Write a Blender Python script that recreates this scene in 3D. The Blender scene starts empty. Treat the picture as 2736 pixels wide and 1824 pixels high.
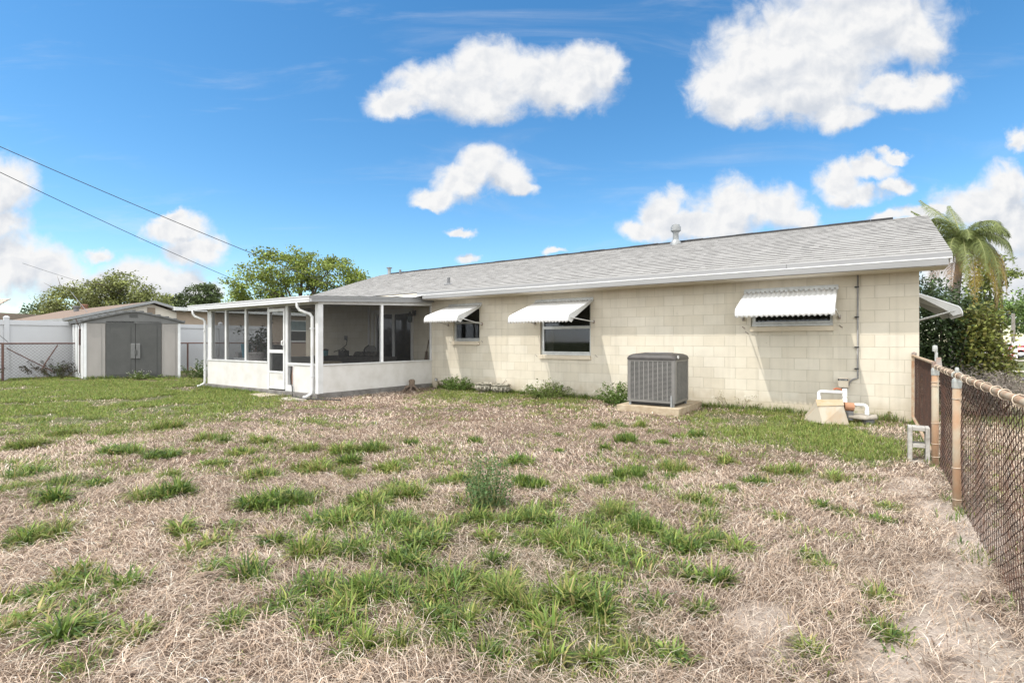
import bpy, math, random
import numpy as np
from mathutils import Vector, Matrix, Euler

random.seed(7)
RNG = np.random.default_rng(11)
SC = bpy.context.scene
COL = SC.collection
R = math.radians

# ------------------------------------------------------------------ camera
CAMH = 1.331
cam_d = bpy.data.cameras.new('camera')
cam_d.sensor_width = 36.0
cam_d.lens = 36.0 * 1376.0 / 2736.0
cam_d.clip_start = 0.05
cam_d.clip_end = 3000
cam = bpy.data.objects.new('camera', cam_d)
COL.objects.link(cam)
cam.location = (0, 0, CAMH)
cam.rotation_euler = (R(90), 0, 0)
SC.camera = cam
SC.view_settings.view_transform = 'Standard'
SC.view_settings.look = 'None'
SC.view_settings.gamma = 1
SC.view_settings.exposure = 0.75
SC.cycles.max_bounces = 8
SC.cycles.transparent_max_bounces = 24
SC.cycles.use_denoising = True

# ------------------------------------------------------------------ sun
HC, HS = .8195, .573                      # house direction: local x to the right along the back wall, local y into the house
HO = Vector((6.80, 8.60, 0.0))            # back right corner of the house on the ground
EX = Vector((HC, -HS, 0)); EN = Vector((HS, HC, 0))
SUN_T = (EX * .51 + EN * 1.0 + Vector((0, 0, -1.72))).normalized()
sun_d = bpy.data.lights.new('sun', 'SUN')
sun_d.energy = 2.2
sun_d.angle = R(.5)
sun_d.color = (1.0, .95, .875)
sun = bpy.data.objects.new('sun', sun_d)
COL.objects.link(sun)
sun.rotation_euler = SUN_T.to_track_quat('-Z', 'Y').to_euler()
SUN_EL = math.asin(-SUN_T.z)
SUN_AZ = math.atan2(-SUN_T.x, -SUN_T.y)

# ------------------------------------------------------------------ sky with clouds (a function of direction only)
CLOUDS = [  # places of the cloud puffs: centre and radii in a 2352-wide view looking along +Y
 (920,228,75,34),(1010,195,110,58),(1110,160,95,62),(1110,218,130,48),(1230,185,110,60),(1330,165,85,62),(1395,150,50,58),(1290,215,120,42),
 (1640,190,85,66),(1740,150,140,105),(1880,105,190,125),(1985,40,190,110),(2090,90,90,70),(1850,200,180,80),(1930,265,80,36),(2060,222,125,40),(2130,200,62,34),(1700,235,110,50),(1960,-60,200,90),
 (1000,452,55,30),(1060,415,65,42),(1112,378,62,48),(1150,408,65,38),(1190,432,42,20),(980,470,40,18),
 (1470,525,62,26),(1532,478,55,50),(1680,480,85,58),(1780,485,85,52),(1600,520,150,40),(1850,500,50,34),
 (1920,400,52,40),(2000,382,72,24),(2060,357,34,16),(1960,435,75,26),(2055,418,50,18),
 (2255,470,110,58),(2315,425,60,58),(2125,482,75,22),(2040,492,55,16),(2335,530,85,70),(2340,640,110,90),(2200,620,90,90),
 (0,440,80,76),(5,535,66,44),(30,620,95,72),(110,625,85,60),(160,650,45,28),(-70,560,80,100),
 (405,530,66,40),(445,575,66,36),(330,640,120,50),(400,665,110,56),(250,650,80,44),(470,665,40,36),(398,500,36,14),(215,580,30,18),
 (1050,538,38,12),(1072,600,26,14),(1272,578,28,9),(1350,600,30,8),(2348,320,30,24),(2120,540,70,60)]

def build_world():
    w = bpy.data.worlds.new("World")
    SC.world = w
    w.use_nodes = True
    nt = w.node_tree
    N = nt.nodes; L = nt.links
    N.clear()
    out = N.new('ShaderNodeOutputWorld')
    bg = N.new('ShaderNodeBackground')
    bg.inputs['Strength'].default_value = .15
    L.new(bg.outputs[0], out.inputs[0])
    sky = N.new('ShaderNodeTexSky')
    sky.sky_type = 'NISHITA'
    sky.sun_disc = False
    sky.sun_elevation = SUN_EL
    sky.sun_rotation = SUN_AZ
    sky.altitude = 0
    sky.air_density = 1.0
    sky.dust_density = .25
    sky.ozone_density = 3.0
    hsv = N.new('ShaderNodeHueSaturation')
    hsv.inputs['Saturation'].default_value = 1.26
    hsv.inputs['Value'].default_value = .80
    hsv.inputs['Hue'].default_value = .494
    L.new(sky.outputs[0], hsv.inputs['Color'])
    tc = N.new('ShaderNodeTexCoord')
    sep = N.new('ShaderNodeSeparateXYZ')
    L.new(tc.outputs['Generated'], sep.inputs[0])

    def math_(op, a, b=None, c=None, clamp=False):
        m = N.new('ShaderNodeMath'); m.operation = op; m.use_clamp = clamp
        for i, v in enumerate((a, b, c)):
            if v is None: continue
            if isinstance(v, (int, float)): m.inputs[i].default_value = v
            else: L.new(v, m.inputs[i])
        return m.outputs[0]
    y = math_('MAXIMUM', sep.outputs[1], .05)
    u = math_('DIVIDE', sep.outputs[0], y)
    v = math_('DIVIDE', sep.outputs[2], y)
    cmb = N.new('ShaderNodeCombineXYZ')
    L.new(u, cmb.inputs[0]); L.new(v, cmb.inputs[1])

    def noise(scale, detail, rough, vec, dist=0.0):
        n = N.new('ShaderNodeTexNoise'); n.noise_dimensions = '3D'
        n.inputs['Scale'].default_value = scale; n.inputs['Detail'].default_value = detail
        n.inputs['Roughness'].default_value = rough; n.inputs['Distortion'].default_value = dist
        L.new(vec, n.inputs['Vector'])
        return n
    # warp the coordinates so that the puffs lose their round outline
    nz = noise(7, 7, .62, cmb.outputs[0])
    sub = N.new('ShaderNodeVectorMath'); sub.operation = 'SUBTRACT'
    L.new(nz.outputs['Color'], sub.inputs[0]); sub.inputs[1].default_value = (.5, .5, .5)
    mad = N.new('ShaderNodeVectorMath'); mad.operation = 'MULTIPLY_ADD'
    L.new(sub.outputs[0], mad.inputs[0]); mad.inputs[1].default_value = (.115, .10, 0)
    L.new(cmb.outputs[0], mad.inputs[2])
    flat = N.new('ShaderNodeVectorMath'); flat.operation = 'MULTIPLY'
    L.new(mad.outputs[0], flat.inputs[0]); flat.inputs[1].default_value = (1, 1, 0)
    P = flat.outputs[0]
    def puffs(P, du=0., dv=0.):
        d = None
        for cx, cy, rx, ry in CLOUDS:
            cu = (cx * 1.16327 - 1368) / 1376 - du; cv = (912 - cy * 1.16327) / 1376 - dv
            su = 1376 / (rx * 1.16327 * 1.05); sv = 1376 / (ry * 1.16327 * 1.05)
            a = N.new('ShaderNodeVectorMath'); a.operation = 'MULTIPLY_ADD'
            L.new(P, a.inputs[0]); a.inputs[1].default_value = (su, sv, 0); a.inputs[2].default_value = (-cu * su, -cv * sv, 0)
            le = N.new('ShaderNodeVectorMath'); le.operation = 'LENGTH'
            L.new(a.outputs[0], le.inputs[0])
            d = le.outputs['Value'] if d is None else math_('SMOOTH_MIN', d, le.outputs['Value'], .22)
        return d
    d = puffs(P); d_sun = puffs(P, -.018, .042)     # density towards the sun, for the shaded bases
    dens = math_('SUBTRACT', 1.0, d)
    fine = noise(22, 9, .6, cmb.outputs[0], .6)
    f2 = math_('MULTIPLY_ADD', fine.outputs['Fac'], .85, -.425)
    dens2 = math_('ADD', dens, f2)
    mr = N.new('ShaderNodeMapRange'); mr.interpolation_type = 'SMOOTHSTEP'
    L.new(dens2, mr.inputs['Value'])
    mr.inputs['From Min'].default_value = -.26; mr.inputs['From Max'].default_value = .46
    alpha = mr.outputs[0]
    # faint cirrus streaks
    mp = N.new('ShaderNodeMapping'); mp.inputs['Rotation'].default_value = (0, 0, R(24)); mp.inputs['Scale'].default_value = (1.2, 6.5, 1)
    L.new(cmb.outputs[0], mp.inputs[0])
    ci = noise(1.7, 6, .62, mp.outputs[0], .6)
    mc = N.new('ShaderNodeMapRange'); mc.interpolation_type = 'SMOOTHSTEP'
    L.new(ci.outputs['Fac'], mc.inputs['Value'])
    mc.inputs['From Min'].default_value = .5; mc.inputs['From Max'].default_value = .8; mc.inputs['To Max'].default_value = .26
    alpha = math_('MAXIMUM', alpha, mc.outputs[0])
    front = math_('GREATER_THAN', sep.outputs[1], .06)
    alpha = math_('MULTIPLY', alpha, front)
    # unseen white cloud overhead and behind, added as neutral fill for the shade
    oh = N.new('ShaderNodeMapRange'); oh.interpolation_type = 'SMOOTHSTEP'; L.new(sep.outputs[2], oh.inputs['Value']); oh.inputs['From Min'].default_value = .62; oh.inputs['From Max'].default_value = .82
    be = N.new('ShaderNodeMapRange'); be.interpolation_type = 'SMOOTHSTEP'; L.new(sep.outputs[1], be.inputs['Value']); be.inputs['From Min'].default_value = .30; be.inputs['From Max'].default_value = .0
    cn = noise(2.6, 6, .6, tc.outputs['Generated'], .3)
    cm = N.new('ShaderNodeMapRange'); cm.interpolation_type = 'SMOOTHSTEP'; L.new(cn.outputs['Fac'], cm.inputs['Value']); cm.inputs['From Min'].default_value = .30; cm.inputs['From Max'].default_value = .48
    fill_cloud = math_('MULTIPLY', math_('MAXIMUM', oh.outputs[0], be.outputs[0]), cm.outputs[0])
    # white rims, greyer cores
    big = noise(6.5, 5, .6, cmb.outputs[0], .4)
    core = N.new('ShaderNodeMapRange'); core.interpolation_type = 'SMOOTHSTEP'
    L.new(dens2, core.inputs['Value']); core.inputs['From Min'].default_value = .12; core.inputs['From Max'].default_value = .85
    bg2 = N.new('ShaderNodeMapRange'); bg2.interpolation_type = 'SMOOTHSTEP'
    L.new(big.outputs['Fac'], bg2.inputs['Value']); bg2.inputs['From Min'].default_value = .36; bg2.inputs['From Max'].default_value = .62
    base = math_('MULTIPLY_ADD', math_('SUBTRACT', d, d_sun), 1.25, .16, clamp=True)
    off = N.new('ShaderNodeVectorMath'); off.operation = 'ADD'; L.new(cmb.outputs[0], off.inputs[0]); off.inputs[1].default_value = (-.008, .012, 0)
    r1 = noise(15, 6, .55, cmb.outputs[0], .3); r2 = noise(15, 6, .55, off.outputs[0], .3)
    relief = math_('MULTIPLY', math_('SUBTRACT', r2.outputs['Fac'], r1.outputs['Fac']), 2.6)
    grey = math_('ADD', math_('ADD', math_('MULTIPLY', math_('MULTIPLY', core.outputs[0], bg2.outputs[0]), .35), base), relief)
    grey = math_('MULTIPLY', grey, 1.0, clamp=True)
    cc = N.new('ShaderNodeMix'); cc.data_type = 'RGBA'
    L.new(grey, cc.inputs[0])
    k = .56 / .15
    cc.inputs[6].default_value = (1.0 * k, 1.0 * k, 1.0 * k, 1)
    cc.inputs[7].default_value = (.70 * k, .745 * k, .82 * k, 1)
    mx = N.new('ShaderNodeMix'); mx.data_type = 'RGBA'
    L.new(alpha, mx.inputs[0]); L.new(hsv.outputs[0], mx.inputs[6]); L.new(cc.outputs[2], mx.inputs[7])
    m2 = N.new('ShaderNodeMix'); m2.data_type = 'RGBA'
    L.new(fill_cloud, m2.inputs[0]); L.new(mx.outputs[2], m2.inputs[6]); k2 = 3.1 * k
    m2.inputs[7].default_value = (.95 * k2, .97 * k2, .985 * k2, 1)  # added fill cloud, much brighter than the clouds in view
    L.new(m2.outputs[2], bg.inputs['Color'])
build_world()

# ------------------------------------------------------------------ materials
MATS = {}
def rgb(r, g, b):
    f = lambda c: ((c / 255 + .055) / 1.055) ** 2.4 if c > 10 else c / 255 / 12.92
    return (f(r), f(g), f(b))

def mat(name, col, col2=None, rough=.7, scale=6.0, bump=0.0, bscale=40.0, spec=.35, metal=0.0, detail=5, lo=.35, hi=.65, stretch=(1, 1, 1), attr=None, transl=0.0):
    """A plain procedural surface: two real colours mixed by noise, a little bump."""
    if name in MATS: return MATS[name]
    m = bpy.data.materials.new(name); m.use_nodes = True
    nt = m.node_tree; N = nt.nodes; L = nt.links
    b = N['Principled BSDF']
    b.inputs['Roughness'].default_value = rough
    b.inputs['Specular IOR Level'].default_value = spec
    b.inputs['Metallic'].default_value = metal
    tc = N.new('ShaderNodeTexCoord')
    mp = N.new('ShaderNodeMapping'); mp.inputs['Scale'].default_value = stretch
    L.new(tc.outputs['Object'], mp.inputs[0])
    if attr:
        a = N.new('ShaderNodeAttribute'); a.attribute_name = attr
        L.new(a.outputs['Color'], b.inputs['Base Color'])
        if transl:
            t = N.new('ShaderNodeBsdfTranslucent'); L.new(a.outputs['Color'], t.inputs['Color'])
            mx = N.new('ShaderNodeMixShader'); mx.inputs[0].default_value = transl
            L.new(b.outputs[0], mx.inputs[1]); L.new(t.outputs[0], mx.inputs[2])
            L.new(mx.outputs[0], N['Material Output'].inputs[0])
    elif col2 is not None:
        n = N.new('ShaderNodeTexNoise'); n.inputs['Scale'].default_value = scale; n.inputs['Detail'].default_value = detail; n.inputs['Roughness'].default_value = .6
        L.new(mp.outputs[0], n.inputs['Vector'])
        mr = N.new('ShaderNodeMapRange'); mr.inputs['From Min'].default_value = lo; mr.inputs['From Max'].default_value = hi
        L.new(n.outputs['Fac'], mr.inputs[0])
        mx = N.new('ShaderNodeMix'); mx.data_type = 'RGBA'
        L.new(mr.outputs[0], mx.inputs[0])
        mx.inputs[6].default_value = (*col, 1); mx.inputs[7].default_value = (*col2, 1)
        L.new(mx.outputs[2], b.inputs['Base Color'])
    else:
        b.inputs['Base Color'].default_value = (*col, 1)
    if bump:
        n2 = N.new('ShaderNodeTexNoise'); n2.inputs['Scale'].default_value = bscale; n2.inputs['Detail'].default_value = 4
        L.new(mp.outputs[0], n2.inputs['Vector'])
        bp = N.new('ShaderNodeBump'); bp.inputs['Strength'].default_value = bump; bp.inputs['Distance'].default_value = .01
        L.new(n2.outputs['Fac'], bp.inputs['Height']); L.new(bp.outputs[0], b.inputs['Normal'])
    MATS[name] = m
    return m

def block_mat(name, base, dark, ox, oz, roww, rowh, axis=0):
    """Painted concrete block: running bond joints as a shallow groove, soft tone changes, dirt near the ground."""
    m = bpy.data.materials.new(name); m.use_nodes = True
    nt = m.node_tree; N = nt.nodes; L = nt.links
    b = N['Principled BSDF']; b.inputs['Roughness'].default_value = .82; b.inputs['Specular IOR Level'].default_value = .2
    tc = N.new('ShaderNodeTexCoord'); sp = N.new('ShaderNodeSeparateXYZ'); L.new(tc.outputs['Object'], sp.inputs[0])
    ax = N.new('ShaderNodeMath'); ax.operation = 'ADD'; L.new(sp.outputs[axis], ax.inputs[0]); ax.inputs[1].default_value = ox
    az = N.new('ShaderNodeMath'); az.operation = 'ADD'; L.new(sp.outputs[2], az.inputs[0]); az.inputs[1].default_value = oz
    cb = N.new('ShaderNodeCombineXYZ'); L.new(ax.outputs[0], cb.inputs[0]); L.new(az.outputs[0], cb.inputs[1])
    br = N.new('ShaderNodeTexBrick'); L.new(cb.outputs[0], br.inputs['Vector'])
    br.offset = .5; br.offset_frequency = 2; br.squash = 1
    br.inputs['Scale'].default_value = 1; br.inputs['Mortar Size'].default_value = .0052; br.inputs['Mortar Smooth'].default_value = .5
    br.inputs['Bias'].default_value = 0; br.inputs['Brick Width'].default_value = roww; br.inputs['Row Height'].default_value = rowh
    br.inputs['Color1'].default_value = (*base, 1); br.inputs['Color2'].default_value = (base[0] * .92, base[1] * .905, base[2] * .875, 1)
    br.inputs['Mortar'].default_value = (dark[0], dark[1], dark[2], 1)
    n = N.new('ShaderNodeTexNoise'); n.inputs['Scale'].default_value = 1.6; n.inputs['Detail'].default_value = 7; n.inputs['Roughness'].default_value = .65
    L.new(tc.outputs['Object'], n.inputs['Vector'])
    mr = N.new('ShaderNodeMapRange'); mr.inputs['From Min'].default_value = .35; mr.inputs['From Max'].default_value = .7; mr.inputs['To Min'].default_value = 1.0; mr.inputs['To Max'].default_value = .86
    L.new(n.outputs['Fac'], mr.inputs[0])
    mul = N.new('ShaderNodeMix'); mul.data_type = 'RGBA'; mul.blend_type = 'MULTIPLY'; mul.inputs[0].default_value = 1
    L.new(br.outputs['Color'], mul.inputs[6]); L.new(mr.outputs[0], mul.inputs[7])
    # splashed soil and weathering along the foot of the wall
    smp = N.new('ShaderNodeMapping'); smp.inputs['Scale'].default_value = (7, 7, .35); L.new(tc.outputs['Object'], smp.inputs[0])
    sn = N.new('ShaderNodeTexNoise'); sn.inputs['Scale'].default_value = 1.3; sn.inputs['Detail'].default_value = 6; L.new(smp.outputs[0], sn.inputs['Vector'])
    sr = N.new('ShaderNodeMapRange'); sr.inputs['From Min'].default_value = .5; sr.inputs['From Max'].default_value = .8; sr.inputs['To Min'].default_value = 1; sr.inputs['To Max'].default_value = .86; L.new(sn.outputs['Fac'], sr.inputs[0])
    sm = N.new('ShaderNodeMix'); sm.data_type = 'RGBA'; sm.blend_type = 'MULTIPLY'; sm.inputs[0].default_value = 1; L.new(mul.outputs[2], sm.inputs[6]); L.new(sr.outputs[0], sm.inputs[7]); mul = sm
    st = N.new('ShaderNodeTexNoise'); st.inputs['Scale'].default_value = 5; st.inputs['Detail'].default_value = 6; L.new(tc.outputs['Object'], st.inputs['Vector'])
    hz = N.new('ShaderNodeMath'); hz.operation = 'MULTIPLY_ADD'; L.new(st.outputs['Fac'], hz.inputs[0]); hz.inputs[1].default_value = -.55; L.new(sp.outputs[2], hz.inputs[2])
    m2 = N.new('ShaderNodeMapRange'); m2.inputs['From Min'].default_value = .1; m2.inputs['From Max'].default_value = -.2; m2.inputs['To Max'].default_value = .55
    L.new(hz.outputs[0], m2.inputs[0])
    mx = N.new('ShaderNodeMix'); mx.data_type = 'RGBA'; L.new(m2.outputs[0], mx.inputs[0]); L.new(mul.outputs[2], mx.inputs[6]); mx.inputs[7].default_value = (base[0] * .62, base[1] * .55, base[2] * .45, 1)
    # small dark specks of old fixings and mildew
    vo = N.new('ShaderNodeTexNoise'); vo.inputs['Scale'].default_value = 21; vo.inputs['Detail'].default_value = 2; L.new(tc.outputs['Object'], vo.inputs['Vector'])
    m3 = N.new('ShaderNodeMapRange'); m3.inputs['From Min'].default_value = .74; m3.inputs['From Max'].default_value = .78; m3.inputs['To Max'].default_value = .6
    L.new(vo.outputs['Fac'], m3.inputs[0])
    mx2 = N.new('ShaderNodeMix'); mx2.data_type = 'RGBA'; L.new(m3.outputs[0], mx2.inputs[0]); L.new(mx.outputs[2], mx2.inputs[6]); mx2.inputs[7].default_value = (.16, .13, .1, 1)
    L.new(mx2.outputs[2], b.inputs['Base Color'])
    fn = N.new('ShaderNodeTexNoise'); fn.inputs['Scale'].default_value = 70; fn.inputs['Detail'].default_value = 4; L.new(tc.outputs['Object'], fn.inputs['Vector'])
    ad = N.new('ShaderNodeMath'); ad.operation = 'MULTIPLY_ADD'; L.new(fn.outputs['Fac'], ad.inputs[0]); ad.inputs[1].default_value = .25
    iv = N.new('ShaderNodeMath'); iv.operation = 'SUBTRACT'; iv.inputs[0].default_value = 1; L.new(br.outputs['Fac'], iv.inputs[1])
    L.new(iv.outputs[0], ad.inputs[2])
    bp = N.new('ShaderNodeBump'); bp.inputs['Strength'].default_value = .55; bp.inputs['Distance'].default_value = .006
    L.new(ad.outputs[0], bp.inputs['Height']); L.new(bp.outputs[0], b.inputs['Normal'])
    MATS[name] = m
    return m

def glass_mat(name, tint=(.02, .025, .03), trans=.55, rough=.03):
    m = bpy.data.materials.new(name); m.use_nodes = True
    N = m.node_tree.nodes; L = m.node_tree.links
    N.remove(N['Principled BSDF'])
    g = N.new('ShaderNodeBsdfGlossy'); g.inputs['Roughness'].default_value = rough; g.inputs['Color'].default_value = (.9, .95, 1, 1)
    t = N.new('ShaderNodeBsdfTransparent'); t.inputs['Color'].default_value = (trans, trans, trans, 1)
    fr = N.new('ShaderNodeFresnel'); fr.inputs[0].default_value = 1.45
    n = N.new('ShaderNodeTexNoise'); n.inputs['Scale'].default_value = 2.5
    bp = N.new('ShaderNodeBump'); bp.inputs['Strength'].default_value = .03; L.new(n.outputs['Fac'], bp.inputs['Height']); L.new(bp.outputs[0], g.inputs['Normal'])
    mx = N.new('ShaderNodeMixShader'); L.new(fr.outputs[0], mx.inputs[0]); L.new(t.outputs[0], mx.inputs[1]); L.new(g.outputs[0], mx.inputs[2])
    L.new(mx.outputs[0], N['Material Output'].inputs[0])
    MATS[name] = m
    return m

def screen_mat(name, open_=.66, col=(.022, .022, .022)):
    m = bpy.data.materials.new(name); m.use_nodes = True
    N = m.node_tree.nodes; L = m.node_tree.links
    b = N['Principled BSDF']; b.inputs['Base Color'].default_value = (*col, 1); b.inputs['Roughness'].default_value = .8
    t = N.new('ShaderNodeBsdfTransparent')
    tc = N.new('ShaderNodeTexCoord'); n = N.new('ShaderNodeTexNoise'); n.inputs['Scale'].default_value = 2; L.new(tc.outputs['Object'], n.inputs['Vector'])
    mr = N.new('ShaderNodeMapRange'); mr.inputs['To Min'].default_value = open_ + .05; mr.inputs['To Max'].default_value = open_ - .05; L.new(n.outputs['Fac'], mr.inputs[0])
    mx = N.new('ShaderNodeMixShader'); L.new(mr.outputs[0], mx.inputs[0]); L.new(b.outputs[0], mx.inputs[1]); L.new(t.outputs[0], mx.inputs[2])
    L.new(mx.outputs[0], N['Material Output'].inputs[0])
    MATS[name] = m
    return m

CREAM = (.615, .568, .472)
block_mat('painted_block', CREAM, (.47, .43, .345), .399 + .412 * 60, .052 + .2142 * 20, .412, .2142, 0)
block_mat('painted_block_gable', CREAM, (.47, .43, .345), 24.72, .052 + .2142 * 20, .412, .2142, 1)
block_mat('tan_block', (.40, .325, .25), (.3, .25, .2), 24.72, 4.3, .412, .2142, 1)
mat('white_metal', (.60, .60, .59), (.50, .50, .485), rough=.45, scale=3, bump=.05, bscale=12)
mat('white_gutter', (.56, .56, .56), (.48, .48, .485), rough=.42, scale=4, stretch=(1, 1, 6))
mat('white_bright', (.80, .80, .79), (.74, .74, .73), rough=.5, scale=5)
mat('awning_white', (.70, .70, .69), (.60, .595, .575), rough=.5, scale=2.2, lo=.45, hi=.8, stretch=(1, 1, 1.5))
mat('grey_fascia', (.27, .27, .267), (.24, .24, .238), rough=.5, scale=2.5, stretch=(1, 4, 4))
mat('drip_metal', (.20, .20, .20), (.18, .18, .182), rough=.6, scale=2, metal=.0, stretch=(1, 4, 4))
mat('knee_panel', (.56, .545, .515), (.47, .45, .41), rough=.55, scale=3.0, bump=.08, bscale=9, lo=.4, hi=.75)
mat('cream_trim', (.60, .53, .42), (.55, .48, .37), rough=.7, scale=8)
mat('alu_frame', (.50, .51, .50), (.40, .41, .40), rough=.38, metal=.5, scale=10)
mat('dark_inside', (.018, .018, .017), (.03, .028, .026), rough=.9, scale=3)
mat('curtain', (.45, .44, .42), (.36, .35, .33), rough=.9, scale=12, stretch=(8, 8, .3))
mat('soffit', (.60, .55, .46), (.55, .5, .42), rough=.8, scale=3)
mat('concrete', (.40, .365, .31), (.27, .24, .2), rough=.9, scale=7, bump=.4, bscale=60)
mat('slab_dark', (.20, .19, .175), (.11, .10, .09), rough=.95, scale=5, bump=.4, bscale=40)
mat('pad_concrete', (.40, .335, .24), (.27, .20, .125), rough=.9, scale=6, bump=.4, bscale=60)
mat('ridge_black', (.012, .012, .013), (.025, .025, .027), rough=.7, scale=30)
mat('galvanised', (.30, .31, .31), (.22, .225, .225), rough=.5, metal=.3, scale=14)
mat('pipe_dark', (.10, .10, .105), (.17, .17, .17), rough=.6, scale=20)
mat('pvc', (.80, .80, .79), (.70, .70, .68), rough=.35, scale=6)
mat('pvc_grey', (.20, .20, .20), (.26, .25, .24), rough=.5, scale=10)
mat('shingle_front', (.40, .39, .38), (.30, .29, .28), rough=.95, scale=30)
mat('ac_grey', (.185, .178, .165), (.155, .15, .14), rough=.45, scale=5, metal=.2)
mat('ac_slat', (.23, .222, .207), (.195, .19, .178), rough=.45, scale=5, metal=.2)
mat('ac_lid', (.036, .033, .031), (.06, .053, .048), rough=.5, scale=8)
mat('black_plastic', (.02, .02, .02), (.035, .035, .035), rough=.5, scale=10)
mat('rusty_cover', (.37, .325, .255), (.36, .22, .11), rough=.7, scale=4.0, lo=.52, hi=.8, bump=.1, stretch=(1, 1, .35))
mat('rusty_top', (.40, .335, .235), (.38, .25, .125), rough=.7, scale=6, lo=.4, hi=.7, bump=.1)
mat('rust_orange', (.45, .13, .06), (.33, .12, .06), rough=.8, scale=15)
mat('terracotta_cap', (.40, .20, .11), (.32, .17, .1), rough=.7, scale=10)
mat('rust_post', (.36, .33, .25), (.34, .21, .125), rough=.75, scale=5.5, lo=.36, hi=.62, bump=.25, bscale=60, stretch=(1, 1, .5))
mat('rust_pipe_grey', (.26, .24, .22), (.28, .17, .12), rough=.8, scale=7, lo=.45, hi=.75)
mat('rust_wire', (.030, .020, .015), (.085, .036, .02), rough=.85, scale=9, lo=.35, hi=.7)
mat('rust_rail', (.38, .31, .22), (.31, .175, .10), rough=.75, scale=9, lo=.4, hi=.62, bump=.2, bscale=60)
mat('old_galv', (.36, .38, .35), (.44, .44, .41), rough=.55, metal=.4, scale=12)
mat('tie_wire', (.55, .46, .36), (.42, .33, .24), rough=.5, scale=20, metal=.3)
mat('old_wire', (.045, .035, .032), (.08, .05, .04), rough=.8, scale=4)
mat('old_rail', (.09, .05, .045), (.14, .08, .06), rough=.8, scale=5)
mat('vinyl', (.49, .495, .505), (.45, .455, .465), rough=.4, scale=1.0)
mat('shed_beige', (.275, .258, .24), (.235, .22, .205), rough=.65, scale=2, stretch=(1, 1, .3))
mat('shed_dark', (.055, .056, .053), (.068, .068, .065), rough=.6, scale=3)
mat('shed_roof', (.12, .121, .12), (.09, .092, .09), rough=.7, scale=3)
mat('shed_trim', (.14, .14, .137), (.115, .115, .112), rough=.6, scale=3)
mat('shed_white', (.62, .63, .63), (.54, .55, .55), rough=.6, scale=3)
mat('tan_roof', (.20, .145, .108), (.14, .10, .078), rough=.95, scale=18)
mat('tan_wall', (.37, .29, .225), (.33, .26, .2), rough=.85, scale=2)
mat('gable_white', (.60, .55, .48), (.55, .5, .44), rough=.8, scale=2)
mat('pale_shingle', (.46, .40, .34), (.36, .30, .25), rough=.95, scale=14)
mat('brown_siding', (.27, .215, .165), (.22, .17, .13), rough=.85, scale=6, stretch=(1, 1, 5))
mat('teal_glass', (.10, .15, .15), (.06, .09, .09), rough=.15, scale=3)
mat('bark', (.16, .125, .095), (.08, .065, .05), rough=.95, scale=12, bump=.6, bscale=30, stretch=(1, 1, .3))
mat('palm_bark', (.26, .235, .21), (.15, .135, .12), rough=.95, scale=9, bump=.5, bscale=20, stretch=(.6, .6, 4))
mat('block_grey', (.44, .42, .38), (.28, .26, .23), rough=.95, scale=10, bump=.6, bscale=80)
mat('planter_stone', (.40, .37, .30), (.13, .12, .09), rough=.95, scale=12, bump=.7, bscale=30, lo=.42, hi=.62)
mat('wood_root', (.22, .165, .12), (.075, .055, .045), rough=.95, scale=16, bump=.6, bscale=40, stretch=(1, 1, .4))
mat('paver_stone', (.46, .40, .32), (.33, .28, .22), rough=.9, scale=14, bump=.4, bscale=60)
mat('black_cable', (.02, .02, .021), (.035, .035, .035), rough=.6, scale=20)
mat('wood_brown', (.20, .10, .06), (.13, .065, .04), rough=.8, scale=9, stretch=(1, 1, .2))
mat('dark_cloth', (.035, .033, .03), (.06, .055, .05), rough=.95, scale=8)
mat('tan_cloth', (.25, .21, .15), (.18, .15, .1), rough=.95, scale=8)
mat('blue_plastic', (.08, .26, .34), (.10, .22, .28), rough=.5, scale=5)
mat('grey_plastic', (.18, .18, .18), (.14, .14, .14), rough=.6, scale=5)
mat('basket_grey', (.42, .40, .39), (.3, .285, .275), rough=.85, scale=25, bump=.4, bscale=60)
mat('mug_teal', (.10, .27, .29), (.08, .2, .22), rough=.35, scale=8)
mat('chair_fabric', (.22, .215, .20), (.17, .165, .155), rough=.95, scale=20)
mat('red_paint', (.42, .045, .05), (.36, .04, .045), rough=.3, scale=3)
mat('tyre', (.02, .02, .02), (.03, .03, .03), rough=.9, scale=20)
mat('asphalt', (.13, .128, .125), (.09, .09, .088), rough=.95, scale=30)
mat('sidewalk', (.46, .41, .35), (.38, .34, .29), rough=.9, scale=10)
mat('straw', None, rough=.85, attr='Col', transl=.12)
mat('leaf', None, rough=.55, spec=.3, attr='Col', transl=.30)
mat('petal', (.75, .74, .68), (.68, .66, .55), rough=.6, scale=30)
mat('wood_pole', (.27, .245, .215), (.18, .16, .14), rough=.95, scale=8, stretch=(1, 1, .2))
mat('cord_dark', (.05, .03, .028), (.09, .05, .04), rough=.8, scale=12)
glass_mat('window_glass', trans=.5)
glass_mat('door_glass', trans=.35)
screen_mat('insect_screen', .57)

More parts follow.
